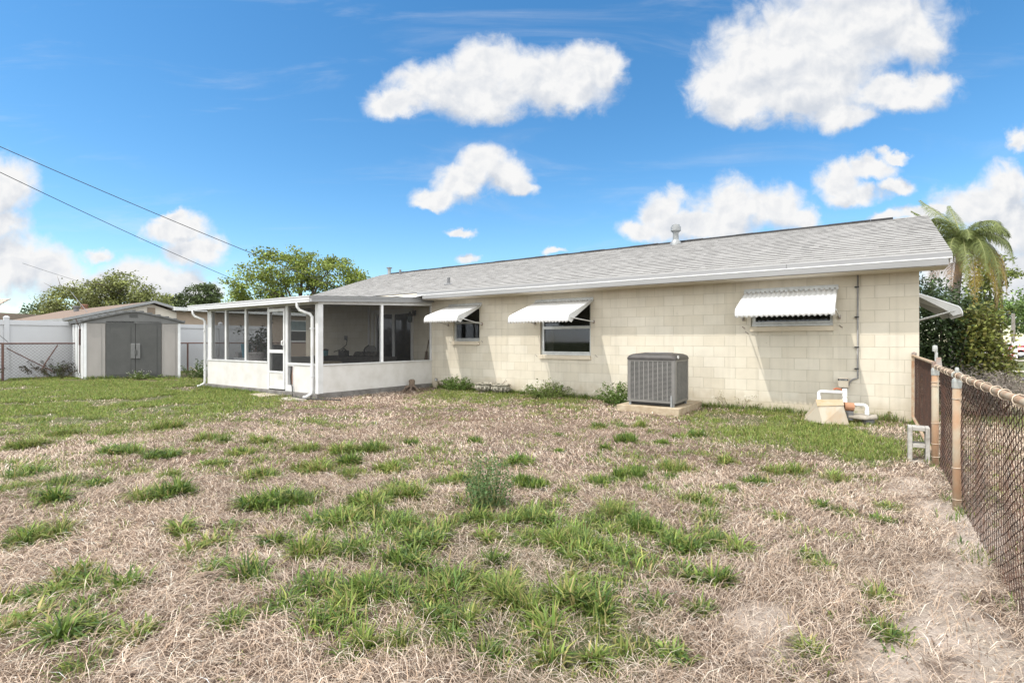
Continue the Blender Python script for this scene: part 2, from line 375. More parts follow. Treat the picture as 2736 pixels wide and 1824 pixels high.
def roof_mat():
    m = bpy.data.materials.new('shingle'); m.use_nodes = True
    N = m.node_tree.nodes; L = m.node_tree.links
    b = N['Principled BSDF']; b.inputs['Roughness'].default_value = .95; b.inputs['Specular IOR Level'].default_value = .15
    a = N.new('ShaderNodeAttribute'); a.attribute_name = 'Col'
    tc = N.new('ShaderNodeTexCoord')
    n = N.new('ShaderNodeTexNoise'); n.inputs['Scale'].default_value = 55; n.inputs['Detail'].default_value = 3; L.new(tc.outputs['Object'], n.inputs['Vector'])
    n2 = N.new('ShaderNodeTexNoise'); n2.inputs['Scale'].default_value = .7; n2.inputs['Detail'].default_value = 5; L.new(tc.outputs['Object'], n2.inputs['Vector'])
    s = N.new('ShaderNodeMath'); s.operation = 'MULTIPLY_ADD'; L.new(n.outputs['Fac'], s.inputs[0]); s.inputs[1].default_value = .5; s.inputs[2].default_value = .66
    s2 = N.new('ShaderNodeMath'); s2.operation = 'MULTIPLY_ADD'; L.new(n2.outputs['Fac'], s2.inputs[0]); s2.inputs[1].default_value = .18; L.new(s.outputs[0], s2.inputs[2])
    mu = N.new('ShaderNodeMix'); mu.data_type = 'RGBA'; mu.blend_type = 'MULTIPLY'; mu.inputs[0].default_value = 1
    L.new(a.outputs['Color'], mu.inputs[6]); L.new(s2.outputs[0], mu.inputs[7]); L.new(mu.outputs[2], b.inputs['Base Color'])
    MATS['shingle'] = m
roof_mat()

# ------------------------------------------------------------------ mesh helpers
ORG = {}
def H(x, y, z=0.0):
    return HO + EX * x + EN * y + Vector((0, 0, z))

def thing(name, label, cat, loc=(0, 0, 0), house=True, group=None):
    """An Empty at the thing's base. house=True: coordinates run along the house, else along the world axes."""
    o = bpy.data.objects.new(name, None); COL.objects.link(o)
    o.empty_display_size = .2
    if house:
        o.location = H(*loc); o.rotation_euler = (0, 0, -math.atan2(HS, HC))
    else:
        o.location = loc
    ORG[o.name] = Vector(loc)
    o['label'] = label; o['category'] = cat
    if group: o['group'] = group
    return o

def tag(o, label=None, cat=None, group=None, kind=None):
    for k, v in (('label', label), ('category', cat), ('group', group), ('kind', kind)):
        if v: o[k] = v
    return o

class MB:
    def __init__(s): s.v = []; s.f = []; s.c = []
    def add(s, vs, fs):
        n = len(s.v); s.v += [Vector(p) for p in vs]; s.f += [tuple(i + n for i in f) for f in fs]; return s
    def box(s, x0, x1, y0, y1, z0, z1):
        return s.add([(x0, y0, z0), (x1, y0, z0), (x1, y1, z0), (x0, y1, z0), (x0, y0, z1), (x1, y0, z1), (x1, y1, z1), (x0, y1, z1)],
                     [(0, 3, 2, 1), (4, 5, 6, 7), (0, 1, 5, 4), (1, 2, 6, 5), (2, 3, 7, 6), (3, 0, 4, 7)])
    def hexa(s, p):   # eight corners in box order
        return s.add(p, [(0, 3, 2, 1), (4, 5, 6, 7), (0, 1, 5, 4), (1, 2, 6, 5), (2, 3, 7, 6), (3, 0, 4, 7)])
    def quad(s, a, b, c, d): return s.add([a, b, c, d], [(0, 1, 2, 3)])
    def poly(s, pts): return s.add(pts, [tuple(range(len(pts)))])
    def prism(s, pts, d):   # polygon extruded by vector d
        n = len(pts); d = Vector(d); q = [Vector(p) for p in pts]
        return s.add(q + [p + d for p in q], [tuple(range(n))[::-1], tuple(range(n, 2 * n))] + [(i, (i + 1) % n, n + (i + 1) % n, n + i) for i in range(n)])
    def tube(s, pts, r, n=8, cap=True):
        pts = [Vector(p) for p in pts]; m = len(pts)
        rs = r if isinstance(r, (list, tuple)) else [r] * m
        base = len(s.v); up = None
        for i, p in enumerate(pts):
            t = (pts[min(i + 1, m - 1)] - pts[max(i - 1, 0)]).normalized()
            if up is None:
                up = Vector((0, 0, 1)) if abs(t.z) < .9 else Vector((1, 0, 0))
            a = (up - t * up.dot(t)).normalized(); b = t.cross(a); up = a
            for k in range(n):
                w = 2 * math.pi * k / n
                s.v.append(p + a * (rs[i] * math.cos(w)) + b * (rs[i] * math.sin(w)))
        for i in range(m - 1):
            for k in range(n):
                k2 = (k + 1) % n
                s.f.append((base + i * n + k, base + i * n + k2, base + (i + 1) * n + k2, base + (i + 1) * n + k))
        if cap:
            s.f.append(tuple(base + k for k in range(n))[::-1]); s.f.append(tuple(base + (m - 1) * n + k for k in range(n)))
        return s
    def lathe(s, c, prof, n=20, close=False):
        c = Vector(c); base = len(s.v); m = len(prof)
        for r, z in prof:
            for k in range(n):
                w = 2 * math.pi * k / n
                s.v.append(c + Vector((r * math.cos(w), r * math.sin(w), z)))
        for i in range(m - 1):
            for k in range(n):
                k2 = (k + 1) % n
                s.f.append((base + i * n + k, base + i * n + k2, base + (i + 1) * n + k2, base + (i + 1) * n + k))
        s.f.append(tuple(base + k for k in range(n))[::-1]); s.f.append(tuple(base + (m - 1) * n + k for k in range(n)))
        return s
    def build(s, name, m, parent=None, smooth=False, bevel=0.0, root=None):
        me = bpy.data.meshes.new(name)
        off = Vector((0, 0, 0))
        if parent is not None:
            q = parent
            while q.parent is not None: q = q.parent
            off = ORG.get(q.name, Vector((0, 0, 0)))
        me.from_pydata([tuple(p - off) for p in s.v], [], s.f)
        me.validate(); me.update()
        me.materials.append(MATS[m])
        o = bpy.data.objects.new(name, me); COL.objects.link(o)
        if parent is not None: o.parent = parent
        if smooth:
            for p in me.polygons: p.use_smooth = True
        if bevel:
            b = o.modifiers.new('bevel', 'BEVEL'); b.width = bevel; b.segments = 2; b.limit_method = 'ANGLE'
        return o

def shade_by_angle(o, deg=40):
    me = o.data
    for p in me.polygons: p.use_smooth = True
    md = o.modifiers.new('edges', 'EDGE_SPLIT'); md.split_angle = R(deg)
    return o

def np_mesh(name, V, F, m, C=None, parent=None, off=(0, 0, 0)):
    V = np.ascontiguousarray(V, dtype=np.float32) - np.array(off, dtype=np.float32); F = np.ascontiguousarray(F, dtype=np.int32)
    me = bpy.data.meshes.new(name)
    k = F.shape[1]
    me.vertices.add(len(V)); me.vertices.foreach_set('co', V.ravel())
    me.loops.add(F.size); me.loops.foreach_set('vertex_index', F.ravel())
    me.polygons.add(len(F)); me.polygons.foreach_set('loop_start', np.arange(0, F.size, k, dtype=np.int32))
    me.polygons.foreach_set('loop_total', np.full(len(F), k, dtype=np.int32))
    me.update(calc_edges=True)
    if C is not None:
        a = me.color_attributes.new('Col', 'FLOAT_COLOR', 'POINT')
        c4 = np.ones((len(V), 4), dtype=np.float32); c4[:, :3] = C
        a.data.foreach_set('color', c4.ravel())
    me.materials.append(MATS[m])
    o = bpy.data.objects.new(name, me); COL.objects.link(o)
    if parent is not None: o.parent = parent
    return o

def hnoise(x, y, seed=0):
    xi = np.floor(x).astype(np.int64); yi = np.floor(y).astype(np.int64); fx = x - xi; fy = y - yi
    fx = fx * fx * (3 - 2 * fx); fy = fy * fy * (3 - 2 * fy)
    def h(a, b):
        n = (a * 374761393 + b * 668265263 + seed * 974634) & 0xffffffff
        n = ((n ^ (n >> 13)) * 1274126177) & 0xffffffff
        return ((n ^ (n >> 16)) & 0xffff) / 65535.0
    return (h(xi, yi) * (1 - fx) + h(xi + 1, yi) * fx) * (1 - fy) + (h(xi, yi + 1) * (1 - fx) + h(xi + 1, yi + 1) * fx) * fy
def fbm(x, y, s, oct=4, seed=0):
    t = np.zeros_like(x); a = .5; tot = 0
    for i in range(oct):
        t += a * hnoise(x * s, y * s, seed + i * 17); tot += a; a *= .5; s *= 2.03
    return t / tot

# ------------------------------------------------------------------ ground
def gz(x, y):
    return (fbm(x, y, 1.1, 3, 3) - .5) * .05 + (fbm(x, y, 5.5, 3, 9) - .5) * .022 - .012
def to_house(x, y):
    dx = x - HO.x; dy = y - HO.y
    return dx * HC - dy * HS, dx * HS + dy * HC
def px_of(x, y):
    yy = np.maximum(y, .3)
    return (1368 + 1376 * x / yy) / 1.16327, (912 + 1376 * CAMH / yy) / 1.16327
def ground_at(dx, dy):   # a place on the lawn from where it shows in the 2352-wide photograph
    px = np.asarray(dx, float) * 1.16327; py = np.maximum(np.asarray(dy, float) * 1.16327, 925)
    t = CAMH * 1376 / (py - 912)
    return (px - 1368) / 1376 * t, t

SAND = [(1760, 1520, 130, 70), (1745, 1420, 70, 40), (2190, 1440, 120, 50), (2180, 1330, 120, 60), (2230, 1240, 70, 60), (2150, 1175, 60, 30), (2100, 1110, 60, 20), (2290, 1540, 90, 60), (2000, 1540, 120, 40), (340, 1520, 40, 16), (2060, 1480, 80, 30), (620, 1560, 120, 18)]
GREEN = [(200, 905, 330, 38), (120, 950, 220, 40), (420, 925, 200, 40), (1850, 1000, 240, 38), (2000, 1040, 90, 30), (1100, 905, 120, 18), (1700, 960, 120, 18), (850, 1200, 170, 70), (1200, 1320, 220, 110), (1350, 1220, 180, 70), (1300, 1450, 220, 110), (80, 1080, 120, 40), (1020, 1420, 100, 70)]
def emask(X, Y, L):
    a, b = px_of(X, Y); m = np.zeros_like(X)
    for cx, cy, rx, ry in L:
        m = np.maximum(m, np.clip(1.5 - np.sqrt(((a - cx) / rx) ** 2 + ((b - cy) / ry) ** 2), 0, 1))
    m[Y < .6] *= 0
    return m

def ground():
    def axis(lo, hi, step, far):
        a = list(np.arange(lo, hi + 1e-6, step)); s = step
        while a[-1] < far: s *= 1.22; a.append(a[-1] + s)
        s = step
        while a[0] > -far: s *= 1.22; a.insert(0, a[0] - s)
        return np.array(a)
    xs = axis(-9, 7.5, .055, 900); ys = axis(1.2, 13.5, .055, 900)
    X, Y = np.meshgrid(xs, ys)
    near = np.clip((60 - np.hypot(X, Y)) / 40, 0, 1)
    Z = gz(X, Y) * near - (1 - near) * .05
    n = len(xs); m = len(ys)
    idx = np.arange(n * m).reshape(m, n)
    F = np.stack([idx[:-1, :-1], idx[:-1, 1:], idx[1:, 1:], idx[1:, :-1]], -1).reshape(-1, 4)
    sand = np.clip((emask(X, Y, SAND) * 1.2 + (fbm(X, Y, 2.4, 5, 5) - .5) * 4.2 - .55) * 2.2, 0, 1) * np.clip(emask(X, Y, SAND) * 2.2, 0, 1)
    gr = np.clip(emask(X, Y, GREEN) * 1.2 + (fbm(X, Y, 3.0, 4, 21) - .5) * 1.3 - .25, 0, 1)
    hx, hy = to_house(X, Y)
    far = np.clip((np.hypot(X, Y) - 21) / 8, 0, 1)
    gr = np.maximum(gr, far); gr = np.maximum(gr, np.clip(hx / 1.0, 0, 1) * np.clip(hy * .2 + .75, 0, .85))
    t = fbm(X, Y, 6, 4, 31)[..., None]; t2 = fbm(X, Y, .8, 3, 41)[..., None]
    straw = np.array((.155, .108, .082)) * (.65 + .7 * t) * (1 - t2 * .2) + np.array((.04, .018, .0)) * (t2 - .5)
    sandc = np.array((.37, .31, .262)) * (.85 + .3 * t)
    green = np.array((.075, .105, .033)) * (.7 + .6 * t)
    C = straw * (1 - sand[..., None]) + sandc * sand[..., None]
    C = C * (1 - gr[..., None] * .72) + green * gr[..., None] * .72
    mm = bpy.data.materials.new('soil'); mm.use_nodes = True
    N = mm.node_tree.nodes; L = mm.node_tree.links; b = N['Principled BSDF']
    b.inputs['Roughness'].default_value = .97; b.inputs['Specular IOR Level'].default_value = .1
    a = N.new('ShaderNodeAttribute'); a.attribute_name = 'Col'
    tc = N.new('ShaderNodeTexCoord')
    mp = N.new('ShaderNodeMapping'); mp.inputs['Scale'].default_value = (1, 1, 1); L.new(tc.outputs['Object'], mp.inputs[0])
    nn = N.new('ShaderNodeTexNoise'); nn.inputs['Scale'].default_value = 95; nn.inputs['Detail'].default_value = 5; nn.inputs['Roughness'].default_value = .7; nn.inputs['Distortion'].default_value = 1.5; L.new(mp.outputs[0], nn.inputs['Vector'])
    mr = N.new('ShaderNodeMapRange'); mr.inputs['From Min'].default_value = .3; mr.inputs['From Max'].default_value = .7; mr.inputs['To Min'].default_value = .55; mr.inputs['To Max'].default_value = 1.35; L.new(nn.outputs['Fac'], mr.inputs[0])
    mu = N.new('ShaderNodeMix'); mu.data_type = 'RGBA'; mu.blend_type = 'MULTIPLY'; mu.inputs[0].default_value = 1
    L.new(a.outputs['Color'], mu.inputs[6]); L.new(mr.outputs[0], mu.inputs[7]); L.new(mu.outputs[2], b.inputs['Base Color'])
    bp = N.new('ShaderNodeBump'); bp.inputs['Strength'].default_value = .6; bp.inputs['Distance'].default_value = .012; L.new(nn.outputs['Fac'], bp.inputs['Height']); L.new(bp.outputs[0], b.inputs['Normal'])
    MATS['soil'] = mm
    o = np_mesh('ground', np.stack([X, Y, Z], -1).reshape(-1, 3), F, 'soil', C.reshape(-1, 3))
    o.data.polygons.foreach_set('use_smooth', np.ones(len(F), dtype=bool))
    tag(o, kind='structure')
ground()
_s = MB().box(17, 90, 22.2, 23.0, .0, .03).build('sidewalk', 'sidewalk'); tag(_s, kind='structure')
_s = MB().box(17.6, 90, 15.6, 18.6, .0, .025).build('road', 'asphalt'); tag(_s, kind='structure')
_s = MB().box(28, 90, 34.6, 36.2, .0, .03).build('path', 'sidewalk'); tag(_s, kind='structure')

# ------------------------------------------------------------------ house
def holes_wall(mb, x0, x1, z0, z1, holes, y, depth, flip=False):
    xs = sorted({x0, x1, *[h[0] for h in holes], *[h[1] for h in holes]}); zs = sorted({z0, z1, *[h[2] for h in holes], *[h[3] for h in holes]})
    for i in range(len(xs) - 1):
        for j in range(len(zs) - 1):
            cx = (xs[i] + xs[i + 1]) / 2; cz = (zs[j] + zs[j + 1]) / 2
            if any(h[0] < cx < h[1] and h[2] < cz < h[3] for h in holes): continue
            mb.quad((xs[i], y, zs[j]), (xs[i + 1], y, zs[j]), (xs[i + 1], y, zs[j + 1]), (xs[i], y, zs[j + 1]))
    for a, b, c, d in holes:
        mb.quad((a, y, c), (a, y, d), (a, y + depth, d), (a, y + depth, c)); mb.quad((b, y, c), (b, y + depth, c), (b, y + depth, d), (b, y, d))
        mb.quad((a, y, d), (b, y, d), (b, y + depth, d), (a, y + depth, d)); mb.quad((a, y, c), (a, y + depth, c), (b, y + depth, c), (b, y, c))

W1 = (-10.325, -9.375, 1.336, 2.25); W2 = (-7.44, -6.05, 1.0, 2.25); W3 = (-2.59, -1.225, 1.622, 2.25)
SD = (-13.65, -11.98, .14, 2.235)
XL, XR, YF = -17.35, 0.0, 7.45
EAVE_Y, EAVE_Z, RIDGE_Y = -.55, 2.70, 3.74
PITCH = (4.135 - EAVE_Z) / (RIDGE_Y - EAVE_Y)
house = thing('house', 'long single storey cream block house with light grey shingle roof', 'house', (0, 0, 0))
mb = MB()
holes_wall(mb, XL, XR, -.15, 2.6, [W1, W2, W3, SD], 0, .13)
mb.quad((XL, YF, -.15), (XL, YF, 2.6), (XR, YF, 2.6), (XR, YF, -.15))
hw = mb.build('wall', 'painted_block', house)
GW = (1.95, 3.4, 1.25, 2.2)
mb = MB()
zt = lambda y: EAVE_Z + PITCH * (min(y, 2 * RIDGE_Y - y) - EAVE_Y) - .09
def gable(x, sgn):
    for a, b in ((0, GW[0]), (GW[1], YF)) if sgn > 0 else ((0, YF),):
        mb.quad((x, a, -.15), (x, b, -.15), (x, b, 2.25), (x, a, 2.25))
    if sgn > 0:
        mb.quad((x, GW[0], -.15), (x, GW[1], -.15), (x, GW[1], GW[2]), (x, GW[0], GW[2])); mb.quad((x, GW[0], GW[3]), (x, GW[1], GW[3]), (x, GW[1], 2.25), (x, GW[0], 2.25))
    mb.poly([(x, 0, 2.25), (x, YF, 2.25), (x, YF, zt(YF)), (x, RIDGE_Y, zt(RIDGE_Y)), (x, 0, zt(0))])
gable(XR, 1); mb.build('gable_wall', 'painted_block_gable', house)
mb = MB(); gable(XL, -1); mb.build('gable_wall', 'painted_block_gable', house)

# roof: every shingle course is a real step, cut into tabs of uneven thickness
RXL, RXR = -17.62, .37
def shingle_roof():
    sl = math.hypot(1, PITCH); n = 23; run = (RIDGE_Y - EAVE_Y); V = []; F = []; C = []
    nrm = np.array((0, -PITCH, 1)) / sl
    for i in range(n):
        ya = EAVE_Y + run * i / n; yb = EAVE_Y + run * (i + 1) / n + .006
        x = RXL + random.uniform(-.3, 0); xs = [RXL]
        while True:
            x += random.choice((.13, .17, .22, .3, .36)) * random.uniform(.85, 1.15)
            if x >= RXR: break
            if x > RXL + .03: xs.append(x)
        xs.append(RXR)
        hi = False
        for a, b in zip(xs[:-1], xs[1:]):
            hi = (not hi) if random.random() < .8 else hi
            h = random.uniform(.0125, .0155) if hi else random.uniform(.010, .012)
            c = random.gauss(.255, .012); col = (c * 1.03, c * .995, c * .95)
            A = np.array((0, ya, EAVE_Z + PITCH * (ya - EAVE_Y))); B = np.array((0, yb, EAVE_Z + PITCH * (yb - EAVE_Y)))
            k = len(V)
            for q, xx in ((A + nrm * h, a), (A + nrm * h, b), (B + nrm * .002, b), (B + nrm * .002, a)):
                V.append((xx, q[1], q[2])); C.append(col)
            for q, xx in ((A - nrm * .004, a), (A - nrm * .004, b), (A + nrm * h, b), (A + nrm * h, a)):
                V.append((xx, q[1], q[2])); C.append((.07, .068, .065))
            F += [(k, k + 1, k + 2, k + 3), (k + 4, k + 5, k + 6, k + 7)]
    return np_mesh('roof', V, F, 'shingle', np.array(C), house)
roof = shingle_roof()
mb = MB()
RF = 2 * RIDGE_Y - EAVE_Y
mb.hexa([(RXL, RIDGE_Y, 4.12), (RXR, RIDGE_Y, 4.12), (RXR, RF, EAVE_Z - .01), (RXL, RF, EAVE_Z - .01), (RXL, RIDGE_Y, 4.14), (RXR, RIDGE_Y, 4.14), (RXR, RF, EAVE_Z + .01), (RXL, RF, EAVE_Z + .01)])
mb.build('front_roof_slope', 'shingle_front', house)
# roof deck under the shingles closes the attic
mb = MB()
mb.hexa([(RXL + .02, EAVE_Y + .01, EAVE_Z - .05), (RXR - .02, EAVE_Y + .01, EAVE_Z - .05), (RXR - .02, RIDGE_Y, 4.075), (RXL + .02, RIDGE_Y, 4.075),
         (RXL + .02, EAVE_Y + .01, EAVE_Z - .012), (RXR - .02, EAVE_Y + .01, EAVE_Z - .012), (RXR - .02, RIDGE_Y, 4.118), (RXL + .02, RIDGE_Y, 4.118)])
mb.build('roof_deck', 'soffit', house)
# rake boards
for x0, x1 in ((RXR - .03, RXR + .005), (RXL - .005, RXL + .03)):
    mb = MB()
    for a, b in ((EAVE_Y + .02, RIDGE_Y), (RF, RIDGE_Y)):
        za = EAVE_Z - .015; zb = 4.115
        mb.hexa([(x0, a, za - .14), (x1, a, za - .14), (x1, b, zb - .14), (x0, b, zb - .14), (x0, a, za), (x1, a, za), (x1, b, zb), (x0, b, zb)])
    mb.build('rake_board', 'white_bright', house)
# eave: drip flashing, white lip, fascia, soffit
EL = -10.93
drip = MB()
xs = [EL - .25, -6.1, -1.9, RXR]
for a, b in zip(xs[:-1], xs[1:]):
    drip.hexa([(a, EAVE_Y - .035, 2.632), (b - .006, EAVE_Y - .035, 2.632), (b - .006, EAVE_Y, 2.632), (a, EAVE_Y, 2.632), (a, EAVE_Y - .012, 2.712), (b - .006, EAVE_Y - .012, 2.712), (b - .006, EAVE_Y + .02, 2.712), (a, EAVE_Y + .02, 2.712)])
drip.build('drip_edge', 'drip_metal', house)
MB().box(EL - .2, RXR - .005, EAVE_Y - .06, EAVE_Y + .02, 2.617, 2.630).build('gutter_lip', 'white_bright', house)
MB().box(EL, RXR - .05, EAVE_Y - .055, EAVE_Y - .02, 2.515, 2.615).build('fascia', 'grey_fascia', house)
MB().box(EL, RXR - .05, EAVE_Y - .002, -.002, 2.50, 2.515).build('soffit_panel', 'soffit', house)
# black ridge vent, pipes
mb = MB()
for i in range(40):
    a = -17.05 + (16.8) * i / 40; b = a + 16.8 / 40 - .004; dz = random.uniform(-.006, .006)
    mb.hexa([(a, RIDGE_Y - .1, 4.125 + dz), (b, RIDGE_Y - .1, 4.125 + dz), (b, RIDGE_Y + .1, 4.125 + dz), (a, RIDGE_Y + .1, 4.125 + dz), (a, RIDGE_Y - .085, 4.165 + dz), (b, RIDGE_Y - .085, 4.165 + dz), (b, RIDGE_Y + .085, 4.165 + dz), (a, RIDGE_Y + .085, 4.165 + dz)])
mb.build('ridge_vent', 'ridge_black', house)
zr = lambda y: EAVE_Z + PITCH * (y - EAVE_Y)
fl = MB().lathe((-5.15, 3.50, zr(3.50)), [(.155, -.05), (.15, .03), (.10, .10), (.085, .12)], 20).build('vent_flue', 'galvanised', house)
fb = MB().lathe((-5.15, 3.50, zr(3.5)), [(.082, .10), (.075, .29), (.08, .30), (.08, .33), (.105, .335), (.105, .36), (.135, .365), (.135, .48), (.11, .485), (.105, .53), (.06, .555), (.0, .56)], 22)
shade_by_angle(fb.build('flue_cap', 'galvanised', fl)); shade_by_angle(fl)
p = MB().tube([(-17.03, 3.62, zr(3.62) - .03), (-17.03, 3.62, zr(3.62) + .26)], .07, 12).build('vent_pipe', 'galvanised', house)
MB().lathe((-17.03, 3.62, zr(3.62) + .26), [(.12, 0), (.11, .03), (.03, .05)], 14).build('pipe_cap', 'pipe_dark', p)
MB().tube([(-16.05, 3.32, zr(3.32) - .03), (-16.05, 3.32, zr(3.32) + .19)], .045, 10).build('vent_pipe', 'pipe_dark', house)
p = MB().tube([(-10.79, .33, zr(.33) - .03), (-10.79, .33, zr(.33) + .2)], .047, 12).build('vent_pipe', 'pipe_dark', house)
MB().lathe((-10.79, .33, zr(.33) - .01), [(.13, -.02), (.12, .015), (.055, .05)], 14).build('pipe_flashing', 'pipe_dark', p)
p = MB().box(-17.3, -17.0, RIDGE_Y - .28, RIDGE_Y - .26, 3.4, 3.41)

def window(W, rails, jamb, name='window', curtain=False, wide_left=0.0):
    x0, x1, z0, z1 = W; yb = .085
    f = MB()
    for a, b, c, d in ((x0, x0 + jamb, z0, z1), (x1 - jamb * .6, x1, z0, z1), (x0 + jamb, x1 - jamb * .6, z0, z0 + .045), (x0 + jamb, x1 - jamb * .6, z1 - .03, z1)):
        f.box(a, b, yb - .03, yb + .03, c, d)
    f.box(x0 + jamb, x1 - jamb * .6, yb - .045, yb - .032, z0 + .05, z0 + .085)
    fo = f.build('window', 'alu_frame', house)
    for r0, r1 in rails:
        MB().box(x0 + jamb, x1 - jamb * .6, yb - .04, yb + .02, r0, r1).build('sash_rail', 'alu_frame', fo)
    MB().box(x0 + jamb, x1 - jamb * .6, yb + .0, yb + .005, z0 + .04, z1 - .03).build('pane', 'window_glass', fo)
    s = MB()
    s.hexa([(x0 - .01, -.05, z0 - .095), (x1 + .01, -.05, z0 - .095), (x1 + .01, .05, z0 - .095), (x0 - .01, .05, z0 - .095), (x0 - .01, -.055, z0 - .012), (x1 + .01, -.055, z0 - .012), (x1 + .01, .053, z0 + .004), (x0 - .01, .053, z0 + .004)])
    s.build('sill', 'cream_trim', fo)
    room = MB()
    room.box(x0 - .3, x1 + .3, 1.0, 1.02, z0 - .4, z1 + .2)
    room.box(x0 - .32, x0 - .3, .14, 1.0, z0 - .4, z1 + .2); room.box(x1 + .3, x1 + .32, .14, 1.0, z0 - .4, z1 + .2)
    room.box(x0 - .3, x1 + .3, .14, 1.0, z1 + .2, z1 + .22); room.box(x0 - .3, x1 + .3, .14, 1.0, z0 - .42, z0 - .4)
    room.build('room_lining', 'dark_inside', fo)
    if curtain:
        c = MB()
        for k in range(7):
            xa = x0 + .08 + k * .028; c.quad((xa, .17 + .02 * (k % 2), z0), (xa + .028, .17 + .02 * ((k + 1) % 2), z0), (xa + .028, .17 + .02 * ((k + 1) % 2), z1), (xa, .17 + .02 * (k % 2), z1))
        c.build('curtain', 'curtain', fo)
    return fo
window(W1, [(1.82, 1.875)], .075)
window(W2, [(1.635, 1.70)], .08, curtain=True)
window(W3, [], .075)
# gable window under the side awning
f = MB()
for a, b, c, d in ((GW[0], GW[0] + .06, GW[2], GW[3]), (GW[1] - .06, GW[1], GW[2], GW[3]), (GW[0] + .06, GW[1] - .06, GW[2], GW[2] + .06), (GW[0] + .06, GW[1] - .06, GW[3] - .06, GW[3])): f.box(-.09, -.03, a, b, c, d)
fo = f.build('window', 'alu_frame', house)
MB().box(-.065, -.06, GW[0] + .06, GW[1] - .06, GW[2] + .06, GW[3] - .06).build('pane', 'window_glass', fo)

# sliding door inside the porch
x0, x1, z0, z1 = SD
f = MB()
for a, b, c, d in ((x0, x0 + .07, z0, z1), (x1 - .06, x1, z0, z1), (x0 + .07, x1 - .06, z1 - .06, z1), (x0 + .07, x1 - .06, z0, z0 + .05), (-12.85, -12.77, z0 + .05, z1 - .06)): f.box(a, b, .02, .1, c, d)
sd = f.build('sliding_door', 'white_metal', house)
MB().box(x0 + .07, x1 - .06, .06, .066, z0 + .05, z1 - .06).build('pane', 'door_glass', sd)
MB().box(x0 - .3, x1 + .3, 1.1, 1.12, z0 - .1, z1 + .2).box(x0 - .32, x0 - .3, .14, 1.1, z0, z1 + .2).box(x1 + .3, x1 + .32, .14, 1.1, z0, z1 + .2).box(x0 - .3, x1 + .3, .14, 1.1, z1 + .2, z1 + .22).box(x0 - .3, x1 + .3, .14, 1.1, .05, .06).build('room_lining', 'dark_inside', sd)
f = MB()
for a, b, c, d in ((x0 - .28, x0 - .2, .12, 2.42), (x0 - .12, x0 - .02, .12, 2.32), (x1 + .01, x1 + .09, .12, 2.32), (x0 - .02, x1 + .01, 2.245, 2.32)): f.box(a, b, -.035, -.002, c, d)
f.build('door_trim', 'knee_panel', house)

